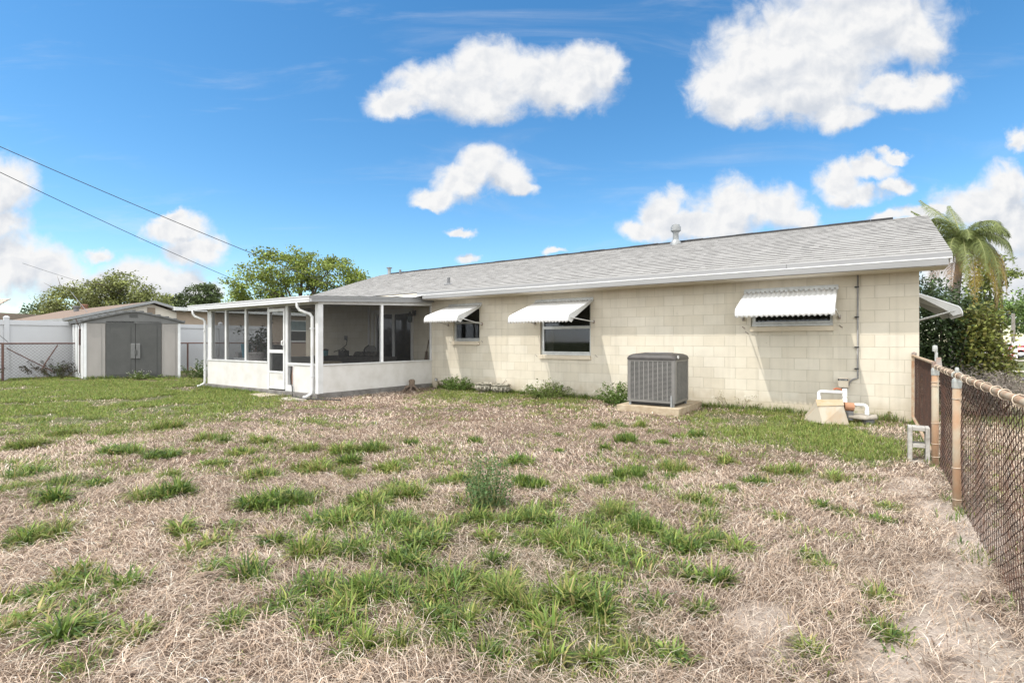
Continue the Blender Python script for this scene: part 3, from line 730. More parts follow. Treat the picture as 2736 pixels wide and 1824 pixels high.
# ------------------------------------------------------------------ awnings over the windows (corrugated white metal)
def awning(label, x0, x1, ztop, out, drop, arm_foot_z, curl=.16, side_face=None, name='awning', house_axis='y', group='window awnings on the house'):
    """Canopy between x0 and x1 leaning out from the wall; the front edge curls down and ends in scallops."""
    if house_axis == 'y':
        base = (x0, 0, ztop - .6); P = lambda x, o, z: (x, -o, z)
    else:
        base = (0, x0, ztop - .6); P = lambda x, o, z: (o, x, z)
    t = thing(name, label, 'awning', base, group=group)
    # profile from wall to front edge (distance out, height)
    straight = (out - curl * .55)
    prof = [(0.015, ztop - .03)]
    dz = drop - curl
    for k in range(1, 7):
        u = k / 6; prof.append((straight * u, ztop - .03 - dz * u * (.92 + .08 * u)))
    for k in range(1, 6):
        a = k / 5 * math.pi / 2
        prof.append((straight + (out - straight) * math.sin(a), ztop - .03 - dz - curl * (1 - math.cos(a)) * .95 - (out - straight) * .18 * math.sin(a)))
    nper = 12; w = .0825; nrib = max(6, round((x1 - x0) / w)); w = (x1 - x0) / nrib
    nx = nrib * nper
    V = []; F = []; m = len(prof)
    for i in range(nx + 1):
        ph = (i % nper) / nper * 2 * math.pi; x = x0 + (x1 - x0) * i / nx
        rip = .011 * (1 - abs(math.cos(ph / 2)) ** 1.6 * 2)
        for j, (o, z) in enumerate(prof):
            a = prof[max(j - 1, 0)]; b = prof[min(j + 1, m - 1)]
            tx, tz = b[0] - a[0], b[1] - a[1]; l = math.hypot(tx, tz)
            nx_, nz_ = -tz / l, tx / l
            zz = z
            if j == m - 1: zz = z - .03 * (1 - abs(math.cos(ph / 2)))
            V.append(P(x, o + nx_ * rip, zz + nz_ * rip))
    for i in range(nx):
        for j in range(m - 1):
            k = i * m + j; F.append((k, k + m, k + m + 1, k + 1))
    b = MB(); b.add(V, F)
    c = b.build('canopy', 'awning_white', t, smooth=True)
    so = c.modifiers.new('thickness', 'SOLIDIFY'); so.thickness = .003
    # side panels: narrow metal wings hanging under both edges
    for x in (x0 + .004, x1 - .004):
        s = MB()
        low = [(o * .985, z - .155 * min(1, .25 + o / out)) for o, z in prof[:7]]
        tip = prof[-1]
        pts = [P(x, o, z) for o, z in prof[:-1]] + [P(x, tip[0] - .01, tip[1] + .02)] + [P(x, straight * .93, prof[6][1] - .19)] + [P(x, o, z) for o, z in low[:6][::-1]]
        th = (-.003 if x > (x0 + x1) / 2 else .003)
        s.prism(pts, Vector(P(th, 0, 0)))
        s.build('side_panel', 'white_metal', t)
        # arm from the wall to the panel
        sx = .03 if x > (x0 + x1) / 2 else -.03
        o6, z6 = prof[6]
        A = Vector(P(x + sx, .01, arm_foot_z)); Bp = Vector(P(x + sx * .5, o6 * .97, z6 - .085))
        MB().tube([A, Bp], .012, 8).build('arm', 'white_metal', t)
        br = MB()
        c0 = Vector(P(x + sx, 0, arm_foot_z))
        br.hexa([Vector(P(x + sx + i * .02, j * .03, arm_foot_z + k * .035)) for k in (-1, 1) for i, j in ((-1, 0), (1, 0), (1, 1), (-1, 1))])
        br.build('arm_bracket', 'rust_pipe_grey', t)
    hd = MB()
    hd.hexa([P(x, o, z) for z in (ztop - .035, ztop + .035) for x, o in ((x0 - .01, .001), (x1 + .01, .001), (x1 + .01, .024 if z < ztop else .012), (x0 - .01, .024 if z < ztop else .012))])
    hd.hexa([P(x, o, z) for z in (ztop - .05, ztop - .035) for x, o in ((x0 - .012, .001), (x1 + .012, .001), (x1 + .012, .05), (x0 - .012, .05))])
    hd.build('wall_rail', 'alu_frame', t)
    # front stiffener bar below the scallops
    o, z = prof[-1]
    MB().tube([P(x0, o - .03, z + .03), P(x1, o - .03, z + .03)], .009, 6).build('front_bar', 'white_metal', t)
    return t
awning('narrow white metal awning over the small window beside the screened porch', -10.47, -9.30, 2.345, 1.02, .46, 1.80)
awning('white metal awning projecting furthest over the middle window, left of the condenser', -7.57, -5.985, 2.335, 1.22, .53, 1.79)
awning('wide white metal awning hanging steeply over the long low window nearest the fence', -2.70, -1.15, 2.32, .92, .50, 1.77)
awning('grey metal awning seen end-on, sticking out past the right corner of the house', 1.75, 3.6, 2.33, .74, .46, 1.72, house_axis='x')

# old screw holes and rust runs beside the awnings are small bits of metal left in the wall
for x, z in ((-7.55, .98), (-5.9, .99), (-2.72, 1.60), (-2.66, 1.50), (-1.1, 1.60), (-10.43, 1.32), (-9.28, 1.33)):
    MB().tube([(x - .03, -.004, z + .025), (x, -.012, z), (x + .025, -.004, z - .02)], .007, 5).build('old_fixing', 'rust_pipe_grey', house)

# ------------------------------------------------------------------ electric conduit and pump timer on the wall
t = thing('electrical_conduit', 'thin grey conduit running down the wall to a small pump box', 'conduit', (-.85, 0, .66))
bend = [(-.852 - .0 - .13 * math.sin(a), -.025, .68 - .13 * (1 - math.cos(a))) for a in np.linspace(0, math.pi / 2, 7)]
MB().tube([(-.852, -.025, 2.50), (-.852, -.025, .68)] + bend[1:] + [(-.995, -.025, .55)], .0125, 8).build('pipe', 'pvc_grey', t, smooth=True)
for z in (2.28, 1.75, 1.22, .84):
    MB().box(-.9, -.835, -.042, -.0, z, z + .022).build('clip', 'black_plastic', t)
t = thing('pressure_switch_box', 'small beige switch box with dark band above the white pump pipes', 'switch box', (-1.065, 0, .5))
MB().box(-1.142, -.988, -.14, -.02, .515, .69).build('box', 'cream_trim', t, bevel=.012)
MB().box(-1.140, -.990, -.144, -.1405, .640, .672).build('label_band', 'black_plastic', t)
mb = MB()
for k in range(7): mb.box(-1.12 + k * .017, -1.12 + k * .017 + random.uniform(.006, .013), -.1462, -.1445, .65, .662)
mb.build('label_lettering', 'white_metal', t)
MB().tube([(-1.07, -.08, .52), (-1.07, -.08, .46)], .02, 8).tube([(-1.03, -.09, .53), (-1.03, -.09, .485)], .016, 8).build('fitting', 'pipe_dark', t)
# wall vent beside porch
t = thing('wall_vent', 'small dark square vent in the cream wall beside the porch', 'vent', (-10.98, 0, .2))
MB().box(-11.02, -10.92, -.012, -.002, .19, .27).build('frame', 'pipe_dark', t)
MB().box(-10.99, -10.945, -.03, -.012, .2, .25).build('flap', 'white_metal', t)

# ------------------------------------------------------------------ screened porch
PX0, PX1, PY = -16.46, -11.145, -3.75
porch = thing('screened_porch', 'white screened porch with flat metal roof on the house back wall', 'porch', (PX0, PY, 0))
MB().box(PX0 - .05, PX1 + .03, PY - .06, -.002, -.12, .115).build('floor_slab', 'slab_dark', porch, bevel=.01)
HD = 2.20
def knee(x0, x1, y0, y1, z1=.80): return MB().box(x0, x1, y0, y1, .118, z1)
knee(PX0, -13.30, PY, PY + .045, .79).build('knee_wall', 'knee_panel', porch)
k = knee(-12.12, -11.26, PY, PY + .045, .76).build('knee_wall', 'knee_panel', porch)
MB().box(PX1 - .045, PX1, PY + .13, -.002, .125, .765).build('knee_wall', 'knee_panel', porch)
MB().box(PX0, PX0 + .045, PY + .2, -.002, .118, .79).build('knee_wall', 'knee_panel', porch)
s = MB()
s.box(PX0, -13.30, PY - .02, PY + .07, .792, .825); s.box(-12.40, -11.26, PY - .02, PY + .07, .765, .815)
s.box(PX1 - .07, PX1 + .02, PY + .13, -.002, .768, .80); s.box(PX0 - .02, PX0 + .07, PY + .23, -.002, .792, .825)
s.build('sill_rail', 'white_metal', porch)
posts = [(PX0 - .02, -16.25, .1), (-15.475, -15.40, .07), (-14.415, -14.345, .07), (-13.30, -13.232, .09), (-12.495, -12.395, .09)]
for a, b, d in posts:
    z0 = .826 if b < -13.35 and a > PX0 else .118
    MB().box(a, b, PY + .002, PY + .002 + d, z0, HD - .002).build('post', 'white_metal', porch)
MB().box(-11.26, PX1 + .004, PY - .004, PY + .128, .12, HD - .002).build('corner_post', 'white_metal', porch)
MB().box(PX1 - .07, PX1 + .006, -1.885, -1.82, .802, HD + .09).build('post', 'white_bright', porch)
MB().box(PX1 - .06, PX1 + .004, -.05, -.003, .802, HD + .18).build('post', 'white_metal', porch)
MB().box(PX0, PX0 + .06, -.06, -.003, .826, HD + .18).build('post', 'white_metal', porch)
s = MB()
s.box(PX0 - .02, PX1 + .005, PY + .001, PY + .08, HD, HD + .07)
s.hexa([(PX1 - .06, PY + .081, HD), (PX1 + .003, PY + .081, HD), (PX1 + .003, -.003, HD + .165), (PX1 - .06, -.003, HD + .165), (PX1 - .06, PY + .081, HD + .07), (PX1 + .003, PY + .081, HD + .07), (PX1 + .003, -.003, HD + .26), (PX1 - .06, -.003, HD + .26)])
s.hexa([(PX0, PY + .081, HD), (PX0 + .06, PY + .081, HD), (PX0 + .06, -.003, HD + .165), (PX0, -.003, HD + .165), (PX0, PY + .081, HD + .07), (PX0 + .06, PY + .081, HD + .07), (PX0 + .06, -.003, HD + .26), (PX0, -.003, HD + .26)])
s.build('header_beam', 'white_metal', porch)
# roof panel and fascia
RY0 = -4.0; PRX0, PRX1 = -17.07, -11.06
zt_ = lambda y: 2.365 + (y - RY0) * (2.60 - 2.365) / 4.0
s = MB()
s.hexa([(PRX0 + .02, RY0 + .02, zt_(RY0) - .085), (PRX1 - .02, RY0 + .02, zt_(RY0) - .085), (PRX1 - .02, -.003, 2.52), (PRX0 + .02, -.003, 2.52), (PRX0 + .02, RY0 + .02, zt_(RY0) - .005), (PRX1 - .02, RY0 + .02, zt_(RY0) - .005), (PRX1 - .02, -.003, 2.597), (PRX0 + .02, -.003, 2.597)])
s.build('roof', 'white_metal', porch)
s = MB()   # front gutter with a rolled lip and a groove
for (a, b, y0, y1) in ((0, .05, .0, .02), (.052, .085, -.008, .02), (.087, .12, .0, .02), (.122, .145, -.016, .02)):
    s.box(PRX0, PRX1, RY0 - .03 + y0, RY0 - .03 + y1, 2.228 + a, 2.228 + b)
s.box(PRX0, PRX1, RY0 - .012, RY0 + .02, 2.23, 2.37)
s.build('gutter', 'white_gutter', porch)
s = MB()   # sloping fascia on the right side
def slope_strip(xa, xb, a, b):
    y0, y1 = RY0 - .03, .0
    d = (2.60 - 2.365)
    s.hexa([(xa, y0, 2.228 + a), (xb, y0, 2.228 + a), (xb, y1 - .003, 2.228 + a + d), (xa, y1 - .003, 2.228 + a + d), (xa, y0, 2.228 + b), (xb, y0, 2.228 + b), (xb, y1 - .003, 2.228 + b + d), (xa, y1 - .003, 2.228 + b + d)])
for a, b, o in ((0, .012, .0), (.014, .075, -.006), (.077, .083, .003), (.085, .125, -.002), (.127, .145, .008)):
    slope_strip(PRX1 - .018, PRX1 + .005 + o, a, b)
s.build('fascia', 'grey_fascia', porch)
s = MB(); slope_strip(PRX0 - .005, PRX0 + .018, 0, .145); s.build('fascia', 'grey_fascia', porch)
# flashing between porch roof and house roof
MB().hexa([(-12.6, EAVE_Y - .35, zt_(-.9) + .003), (-10.95, EAVE_Y - .30, zt_(-.85) + .003), (-10.95, EAVE_Y + .04, 2.625), (-12.6, EAVE_Y + .04, 2.625), (-12.6, EAVE_Y - .35, zt_(-.9) + .012), (-10.95, EAVE_Y - .30, zt_(-.85) + .012), (-10.95, EAVE_Y + .04, 2.64), (-12.6, EAVE_Y + .04, 2.64)]).build('roof_flashing', 'white_bright', porch)
# screens
def screen_y(x0, x1, z0, z1, y=PY + .03): return MB().quad((x0, y, z0), (x1, y, z0), (x1, y, z1), (x0, y, z1)).build('screen', 'insect_screen', porch)
screen_y(-16.25, -15.475, .826, HD); screen_y(-15.40, -14.415, .826, HD); screen_y(-14.345, -13.30, .826, HD); screen_y(-12.395, -11.26, .816, HD)
def screen_x(x, y0, y1, z0, za, zb): return MB().quad((x, y0, z0), (x, y1, z0), (x, y1, zb), (x, y0, za)).build('screen', 'insect_screen', porch)
screen_x(PX1 - .03, PY + .13, -1.885, .80, HD, HD + .08); screen_x(PX1 - .03, -1.82, -.05, .80, HD + .08, HD + .165)
screen_x(PX0 + .03, PY + .2, -.06, .826, HD, HD + .165)
# screen door
d = MB()
dx0, dx1 = -13.228, -12.50
d.box(dx0, dx0 + .055, PY - .02, PY + .02, .15, 2.15); d.box(dx1 - .055, dx1, PY - .02, PY + .02, .15, 2.15)
d.box(dx0 + .055, dx1 - .055, PY - .019, PY + .019, 2.08, 2.15); d.box(dx0 + .055, dx1 - .055, PY - .019, PY + .019, 1.045, 1.125)
d.box(dx0 + .055, dx1 - .055, PY - .019, PY + .019, .545, .595); d.box(dx0 + .055, dx1 - .055, PY - .019, PY + .019, .15, .19)
door = d.build('screen_door', 'white_metal', porch)
kp = MB(); n = 8   # dented kick panel
g = {}
for i in range(n + 1):
    for j in range(n + 1):
        x = dx0 + .055 + (dx1 - dx0 - .11) * i / n; z = .19 + .355 * j / n
        dent = .03 * math.exp(-(((x + 12.68) / .1) ** 2 + ((z - .37) / .07) ** 2)); g[i, j] = len(kp.v); kp.v.append(Vector((x, PY - .008 + dent, z)))
for i in range(n):
    for j in range(n): kp.f.append((g[i, j], g[i + 1, j], g[i + 1, j + 1], g[i, j + 1]))
kp.build('kick_panel', 'knee_panel', door, smooth=True)
MB().quad((dx0 + .055, PY, .595), (dx1 - .055, PY, .595), (dx1 - .055, PY, 1.045), (dx0 + .055, PY, 1.045)).quad((dx0 + .055, PY, 1.125), (dx1 - .055, PY, 1.125), (dx1 - .055, PY, 2.08), (dx0 + .055, PY, 2.08)).build('screen', 'insect_screen', door)
MB().box(-12.545, -12.515, PY - .032, PY - .02, 1.22, 1.36).tube([(-12.53, PY - .03, 1.24), (-12.53, PY - .075, 1.25), (-12.53, PY - .075, 1.34), (-12.53, PY - .03, 1.35)], .012, 8).build('handle', 'white_bright', door)
# pet door opening beside the screen door
MB().box(-12.395, -12.365, PY - .012, PY + .05, .12, .762).box(-12.15, -12.12, PY - .012, PY + .05, .12, .762).box(-12.365, -12.15, PY - .012, PY + .05, .12, .27).box(-12.365, -12.15, PY - .012, PY + .05, .735, .762).build('pet_door_frame', 'white_metal', porch)
MB().prism([(-12.29, PY + .03, .275), (-12.20, PY + .03, .275), (-12.16, PY + .03, .73), (-12.24, PY + .03, .73)], (0, .008, 0)).build('pet_door_flap', 'wood_brown', porch)
# downspouts
def downspout(x, y_top, y_wall, label_foot=-1, w=.035):
    s = MB()
    top = Vector((x - .28, y_top, 2.235))
    pts = [top, (x - .28, y_top, 2.14), (x - .24, y_top + .03, 2.06), (x - .05, y_wall - .02, 1.97), (x, y_wall, 1.90), (x, y_wall, 1.7), (x, y_wall, .20), (x - .01, y_wall - .01, .12), (x - .07, y_wall - .10, .05), (x - .1, y_wall - .17, .035)]
    s.tube(pts, w, 10)
    o = s.build('downspout', 'white_metal', porch, smooth=True)
    for z in (1.62, .5): MB().box(x - w - .004, x + w + .004, y_wall - w - .004, y_wall + w, z, z + .03).build('strap', 'white_gutter', o)
downspout(-11.31, RY0 + .0, PY - .048); downspout(-16.52, RY0 + .0, PY - .048)

# things on and around the porch
t = thing('wall_lantern', 'black lantern hanging on the wall right of the sliding glass door', 'lantern', (-11.85, -.1, 1.9))
MB().box(-11.90, -11.78, -.05, -.002, 2.10, 2.26).build('wall_plate', 'black_plastic', t)
MB().lathe((-11.88, -.16, 1.92), [(.05, 0), (.055, .02), (.06, .14), (.05, .17)], 6).build('glass_shade', 'teal_glass', t)
mb = MB()
for k in range(6): mb.tube([(-11.88 + .062 * math.cos(k * 1.047), -.16 + .062 * math.sin(k * 1.047), 1.91), (-11.88 + .066 * math.cos(k * 1.047), -.16 + .066 * math.sin(k * 1.047), 2.09)], .006, 5)
mb.lathe((-11.88, -.16, 2.08), [(.09, 0), (.085, .03), (.04, .09), (.015, .14)], 8).lathe((-11.88, -.16, 1.895), [(.065, 0), (.065, .02)], 6).build('cage', 'black_plastic', t)
t = thing('wall_outlet', 'outlet with black plug and cord curving down the porch wall', 'outlet', (-15.07, 0, 1.4))
MB().box(-15.13, -15.0, -.03, -.002, 1.38, 1.52).build('plate', 'pipe_dark', t)
MB().tube([(-15.04, -.04, 1.42), (-14.92, -.08, 1.36), (-14.86, -.15, 1.22), (-14.92, -.3, 1.08), (-15.05, -.5, .99)], .014, 6).build('cord', 'black_cable', t, smooth=True)
t = thing('broom', 'dark broom leaning in the right corner of the screened porch', 'broom', (-11.32, -.12, .115))
MB().prism([(-11.42, -.14, .118), (-11.22, -.14, .118), (-11.235, -.12, 1.05), (-11.29, -.12, 1.05)], (0, .04, 0)).build('brush', 'wood_root', t)
MB().tube([(-11.27, -.1, 1.0), (-11.235, -.03, 1.38)], .013, 6).build('stick', 'wood_root', t)
t = thing('work_table', 'long dark cloth covered table along the porch wall', 'table', (-13.4, -1.0, .115))
mb = MB(); mb.box(-14.85, -12.0, -1.45, -.55, .82, .89); mb.hexa([(-14.8, -1.5, .45), (-12.05, -1.5, .45), (-12.05, -.6, .45), (-14.8, -.6, .45), (-14.86, -1.46, .885), (-12.0, -1.46, .885), (-12.0, -.56, .885), (-14.86, -.56, .885)])
mb.build('tabletop', 'dark_cloth', t, bevel=.02)
for x in (-14.6, -12.25):
    for y in (-1.35, -.7): MB().tube([(x, y, .116), (x, y, .46)], .025, 8).build('leg', 'pipe_dark', t)
t = thing('travel_mug', 'teal mug with black handle on the left end of the dark table', 'mug', (-14.42, -1.25, .892))
MB().lathe((-14.42, -1.25, .892), [(.07, 0), (.085, .15), (.088, .16)], 14).build('cup', 'mug_teal', t, smooth=False)
MB().lathe((-14.42, -1.25, 1.053), [(.09, 0), (.09, .03), (.03, .05)], 14).build('lid', 'black_plastic', t)
MB().tube([(-14.50, -1.25, 1.03), (-14.58, -1.25, 1.02), (-14.58, -1.25, .93), (-14.50, -1.25, .92)], .012, 6).build('handle', 'black_plastic', t)
t = thing('power_tool', 'black boxy tool standing on the dark table below the outlet', 'power tool', (-13.75, -1.1, .892))
MB().box(-13.88, -13.6, -1.2, -1.0, .892, 1.06).build('body', 'black_plastic', t, bevel=.02)
MB().tube([(-13.8, -1.1, 1.06), (-13.72, -1.1, 1.12), (-13.62, -1.1, 1.06)], .02, 6).build('handle', 'black_plastic', t)
t = thing('bag', 'heap of dark cloth bags and straps on the right of the dark table', 'bag', (-12.9, -1.0, .892))
mb = MB()
for k in range(6):
    cx = -13.3 + k * .16; mb.lathe((cx, -1.0 + random.uniform(-.15, .1), .892), [(.13, 0), (.14, .04), (.09, .09 + .04 * random.random()), (.02, .14)], 9)
mb.build('cloth', 'dark_cloth', t, smooth=True)
MB().tube([(-12.75, -1.1, 1.0), (-12.8, -1.1, 1.08), (-12.74, -1.1, 1.16), (-12.58, -1.1, 1.22)], .018, 6).build('strap', 'black_plastic', t, smooth=True)
t = thing('patio_chair', 'grey fabric chair back showing behind the dark table', 'chair', (-13.45, -.42, .115))
CX = -1.05
prof = [(-12.68, .92), (-12.66, 1.05), (-12.58, 1.15), (-12.42, 1.2), (-12.2, 1.2), (-12.1, 1.12), (-12.06, .92)]
MB().prism([(x + CX, -.40, z) for x, z in prof], (0, .06, 0)).build('backrest', 'chair_fabric', t, bevel=.015)
MB().box(-12.66 + CX, -12.08 + CX, -.55, -.1, .5, .56).build('seat', 'chair_fabric', t, bevel=.015)
for x in (-12.63 + CX, -12.11 + CX):
    for y in (-.5, -.15): MB().tube([(x, y, .116), (x, y, .5)], .018, 6).build('leg', 'pipe_dark', t)
MB().tube([(-12.6 + CX, -.36, .55), (-12.6 + CX, -.36, .95)], .016, 6).tube([(-12.14 + CX, -.36, .55), (-12.14 + CX, -.36, .95)], .016, 6).build('back_frame', 'pipe_dark', t)
t = thing('cushion', 'folded tan cushion in front of the dark table', 'cushion', (-12.9, -2.35, .6))
MB().box(-13.25, -12.35, -2.6, -2.15, .62, .80).build('pad', 'tan_cloth', t, bevel=.06)
t = thing('storage_box', 'low dark box holding up the tan cushion in the porch', 'box', (-12.8, -2.4, .115))
MB().box(-13.3, -12.3, -2.65, -2.1, .116, .618).build('body', 'dark_cloth', t, bevel=.02)
t = thing('bench', 'low bench with pale top inside the left screens', 'bench', (-16.0, -2.9, .115))
MB().box(-16.38, -15.2, -3.05, -2.7, .80, .845).build('top', 'white_bright', t)
for x in (-16.3, -15.28): MB().box(x, x + .05, -3.0, -2.75, .116, .80).build('leg', 'grey_plastic', t)
t = thing('plastic_tub', 'large grey plastic tub behind the pale bench top', 'tub', (-15.4, -2.45, .115))
MB().hexa([(-15.65, -2.65, .116), (-14.95, -2.65, .116), (-14.95, -2.2, .116), (-15.65, -2.2, .116), (-15.75, -2.69, 1.2), (-14.85, -2.69, 1.2), (-14.85, -2.16, 1.2), (-15.75, -2.16, 1.2)]).build('body', 'grey_plastic', t, bevel=.02)
MB().box(-15.78, -14.82, -2.72, -2.13, 1.20, 1.235).build('rim', 'grey_plastic', t)
t = thing('bucket', 'tall blue plastic bucket standing on the bench left of the plant', 'bucket', (-16.0, -2.86, .845))
MB().lathe((-16.0, -2.87, .847), [(.10, 0), (.15, .40), (.155, .41)], 16).build('body', 'blue_plastic', t)
t = thing('flower_pot', 'low square grey flower pot on the left end of the bench', 'flower pot', (-16.25, -2.9, .845))
MB().hexa([(-16.33, -3.0, .846), (-16.2, -3.0, .846), (-16.2, -2.78, .846), (-16.33, -2.78, .846), (-16.37, -3.02, 1.0), (-16.16, -3.02, 1.0), (-16.16, -2.74, 1.0), (-16.37, -2.74, 1.0)]).build('body', 'basket_grey', t)
t = thing('basket', 'round grey woven basket just inside the screens left of the porch door', 'basket', (-14.85, -3.2, .115))
MB().lathe((-14.55, -3.4, .117), [(.2, 0), (.21, .4), (.23, .84), (.245, .87), (.245, .91), (.22, .915), (.2, .74)], 22).build('body', 'basket_grey', t)
def leaves(c, size, rng=RNG, asp=.5, up=.0, droop=None):
    """Small leaf blades (kites) at the given centres; returns verts, faces."""
    n = len(c); size = np.broadcast_to(size, (n,))
    d = rng.normal(size=(n, 3)); d[:, 2] = d[:, 2] * .8 - .15; d /= np.linalg.norm(d, axis=1)[:, None]
    nn = rng.normal(size=(n, 3)); nn[:, 2] += up; nn -= d * (nn * d).sum(1)[:, None]; nn /= np.linalg.norm(nn, axis=1)[:, None]
    w = np.cross(d, nn)
    s = size[:, None]
    V = np.stack([c - d * s * .5, c + w * s * asp * .5 - d * s * .05 + nn * s * .08, c + d * s * .5, c - w * s * asp * .5 - d * s * .05 + nn * s * .08], 1).reshape(-1, 3)
    F = np.arange(4 * n).reshape(n, 4)
    return V, F
def leaf_cols(n, base, var=.25, rng=RNG, per=4, yellow=.0):
    k = np.exp(rng.normal(0, var, n))[:, None]
    c = np.array(base)[None] * k
    if yellow: 
        y = (rng.random(n) ** 2)[:, None] * yellow; c = c * (1 - y) + np.array((.26, .22, .06))[None] * y
    return np.repeat(np.clip(c, .002, .9), per, 0)
t = thing('potted_plant', 'dark leafy potted plant with drooping branches inside the porch screens', 'plant', (-15.35, -2.95, .115))
MB().lathe((-15.35, -2.9, .117), [(.14, 0), (.19, .34), (.2, .36), (.17, .34)], 14).build('pot', 'terracotta_cap', t)
mb = MB(); lc = []
for k in range(13):
    a = RNG.uniform(0, 6.28); h = RNG.uniform(1.1, 1.85); r = RNG.uniform(.15, .75)
    tip = np.array((-15.35 + r * math.cos(a) * 1.2, -2.9 + r * math.sin(a) * .6, h)); mid = np.array((-15.35 + .4 * r * math.cos(a), -2.9 + .3 * r * math.sin(a), h * .75))
    mb.tube([(-15.35, -2.9, .45), tuple(mid), tuple(tip)], [.012, .008, .004], 5)
    for q in range(26):
        u = RNG.uniform(.35, 1.05); p = mid + (tip - mid) * ((u - .35) / .65); lc.append(p + RNG.normal(size=3) * .075)
mb.build('stem', 'bark', t)
lc = np.array(lc); V, F = leaves(lc, RNG.uniform(.07, .13, len(lc)), asp=.65)
np_mesh('foliage', V, F, 'leaf', leaf_cols(len(lc), (.025, .04, .015), .3), t, ORG[t.name])
t = thing('cord', 'black cord hanging from the pet door down to the ground', 'cord', (-12.13, PY - .03, 0))
MB().tube([(-12.17, PY - .02, .70), (-12.21, PY - .03, .5), (-12.18, PY - .03, .3), (-12.14, PY - .035, .24), (-12.1, PY - .05, .12), (-12.08, PY - .06, .02)], .012, 6).build('cable', 'black_cable', t, smooth=True)
t = thing('garden_hose', 'black hose lying on the ground at the porch corner', 'hose', (-11.3, -4.0, 0))
MB().tube([(-11.9, -3.97, .03), (-11.6, -3.98, .035), (-11.3, -4.05, .03), (-10.95, -3.98, .03), (-10.6, -3.8, .03), (-10.35, -3.72, .02)], .014, 6).build('tubing', 'black_cable', t, smooth=True)
t = thing('stepping_stone', 'flat tan paving stone on the ground before the porch door', 'paving stone', (-12.95, -4.05, 0))
MB().hexa([(-13.3, -4.25, -.03), (-12.55, -4.3, -.03), (-12.5, -3.87, -.03), (-13.25, -3.85, -.03), (-13.29, -4.24, .035), (-12.56, -4.29, .03), (-12.52, -3.88, .035), (-13.24, -3.86, .04)]).build('slab', 'paver_stone', t, bevel=.012)
t = thing('stepping_stone', 'pale broken slab under the downspout at the porch corner', 'paving stone', (-11.5, -4.2, 0))
MB().prism([(-11.95, -4.25, -.02), (-11.4, -4.35, -.02), (-11.15, -4.05, -.02), (-11.5, -3.9, -.02), (-11.9, -3.95, -.02)], (0, 0, .045)).build('slab', 'concrete', t, bevel=.008)
t = thing('tree_stump', 'small rotten stump with spreading roots beside the porch wall', 'stump', (-10.95, -1.0, 0))
mb = MB(); mb.lathe((-10.95, -.98, -.03), [(.15, 0), (.10, .1), (.075, .18), (.085, .30), (.05, .33)], 9)
for a in (2.6, 3.6, 4.6, 5.4, 6.1): mb.tube([(-10.95, -.98, .11), (-10.95 + .16 * math.cos(a), -.98 + .16 * math.sin(a), .09), (-10.95 + .36 * math.cos(a), -.98 + .36 * math.sin(a), -.02)], [.05, .035, .012], 6)
mb.build('wood', 'wood_root', t)

# ------------------------------------------------------------------ condenser unit on its pad
t = thing('concrete_pad', 'tan concrete pad under the air conditioner', 'concrete pad', (-4.1, -.9, 0))
MB().box(-4.69, -3.49, -1.64, -.12, -.06, .118).build('slab', 'pad_concrete', t, bevel=.012)
t = thing('air_conditioner', 'grey louvred air conditioner condenser standing by the back wall', 'air conditioner', (-4.05, -1.1, .12))
ax0, ax1, ay0, ay1, az0, az1 = -4.53, -3.60, -1.50, -.66, .185, .985
r_ = .05
def rrect(x0, x1, y0, y1, r, n=5):
    pts = []
    for cx, cy, a0 in ((x1 - r, y1 - r, 0), (x0 + r, y1 - r, 90), (x0 + r, y0 + r, 180), (x1 - r, y0 + r, 270)):
        for k in range(n + 1): a = R(a0 + 90 * k / n); pts.append((cx + r * math.cos(a), cy + r * math.sin(a)))
    return pts
def ring(mb, levels):
    n = len(levels[0][0]); b = len(mb.v)
    for pts, z in levels:
        for x, y in pts: mb.v.append(Vector((x, y, z)))
    for i in range(len(levels) - 1):
        for k in range(n): mb.f.append((b + i * n + k, b + i * n + (k + 1) % n, b + (i + 1) * n + (k + 1) % n, b + (i + 1) * n + k))
    mb.f.append(tuple(b + (len(levels) - 1) * n + k for k in range(n))); mb.f.append(tuple(b + k for k in range(n))[::-1])
mb = MB(); ring(mb, [(rrect(ax0 + .035, ax1 - .035, ay0 + .035, ay1 - .035, .04), az0), (rrect(ax0 + .035, ax1 - .035, ay0 + .035, ay1 - .035, .04), az1)]); mb.build('coil', 'black_plastic', t)
mb = MB()   # corner posts and bands
for x, y in ((ax0, ay0), (ax1, ay0), (ax1, ay1), (ax0, ay1)):
    sx = 1 if x == ax0 else -1; sy = 1 if y == ay0 else -1
    mb.hexa([(x + sx * .02, y, az0), (x + sx * .06, y, az0), (x + sx * .06, y + sy * .03, az0), (x + sx * .02, y + sy * .03, az0), (x + sx * .02, y, az1), (x + sx * .06, y, az1), (x + sx * .06, y + sy * .03, az1), (x + sx * .02, y + sy * .03, az1)])
    mb.hexa([(x, y + sy * .02, az0), (x + sx * .02, y, az0), (x + sx * .03, y + sy * .03, az0), (x + sx * .03, y + sy * .06, az0), (x, y + sy * .02, az1), (x + sx * .02, y, az1), (x + sx * .03, y + sy * .03, az1), (x + sx * .03, y + sy * .06, az1)])
    mb.hexa([(x, y + sy * .02, az0), (x + sx * .03, y + sy * .02, az0), (x + sx * .03, y + sy * .09, az0), (x, y + sy * .09, az0), (x, y + sy * .02, az1), (x + sx * .03, y + sy * .02, az1), (x + sx * .03, y + sy * .09, az1), (x, y + sy * .09, az1)])
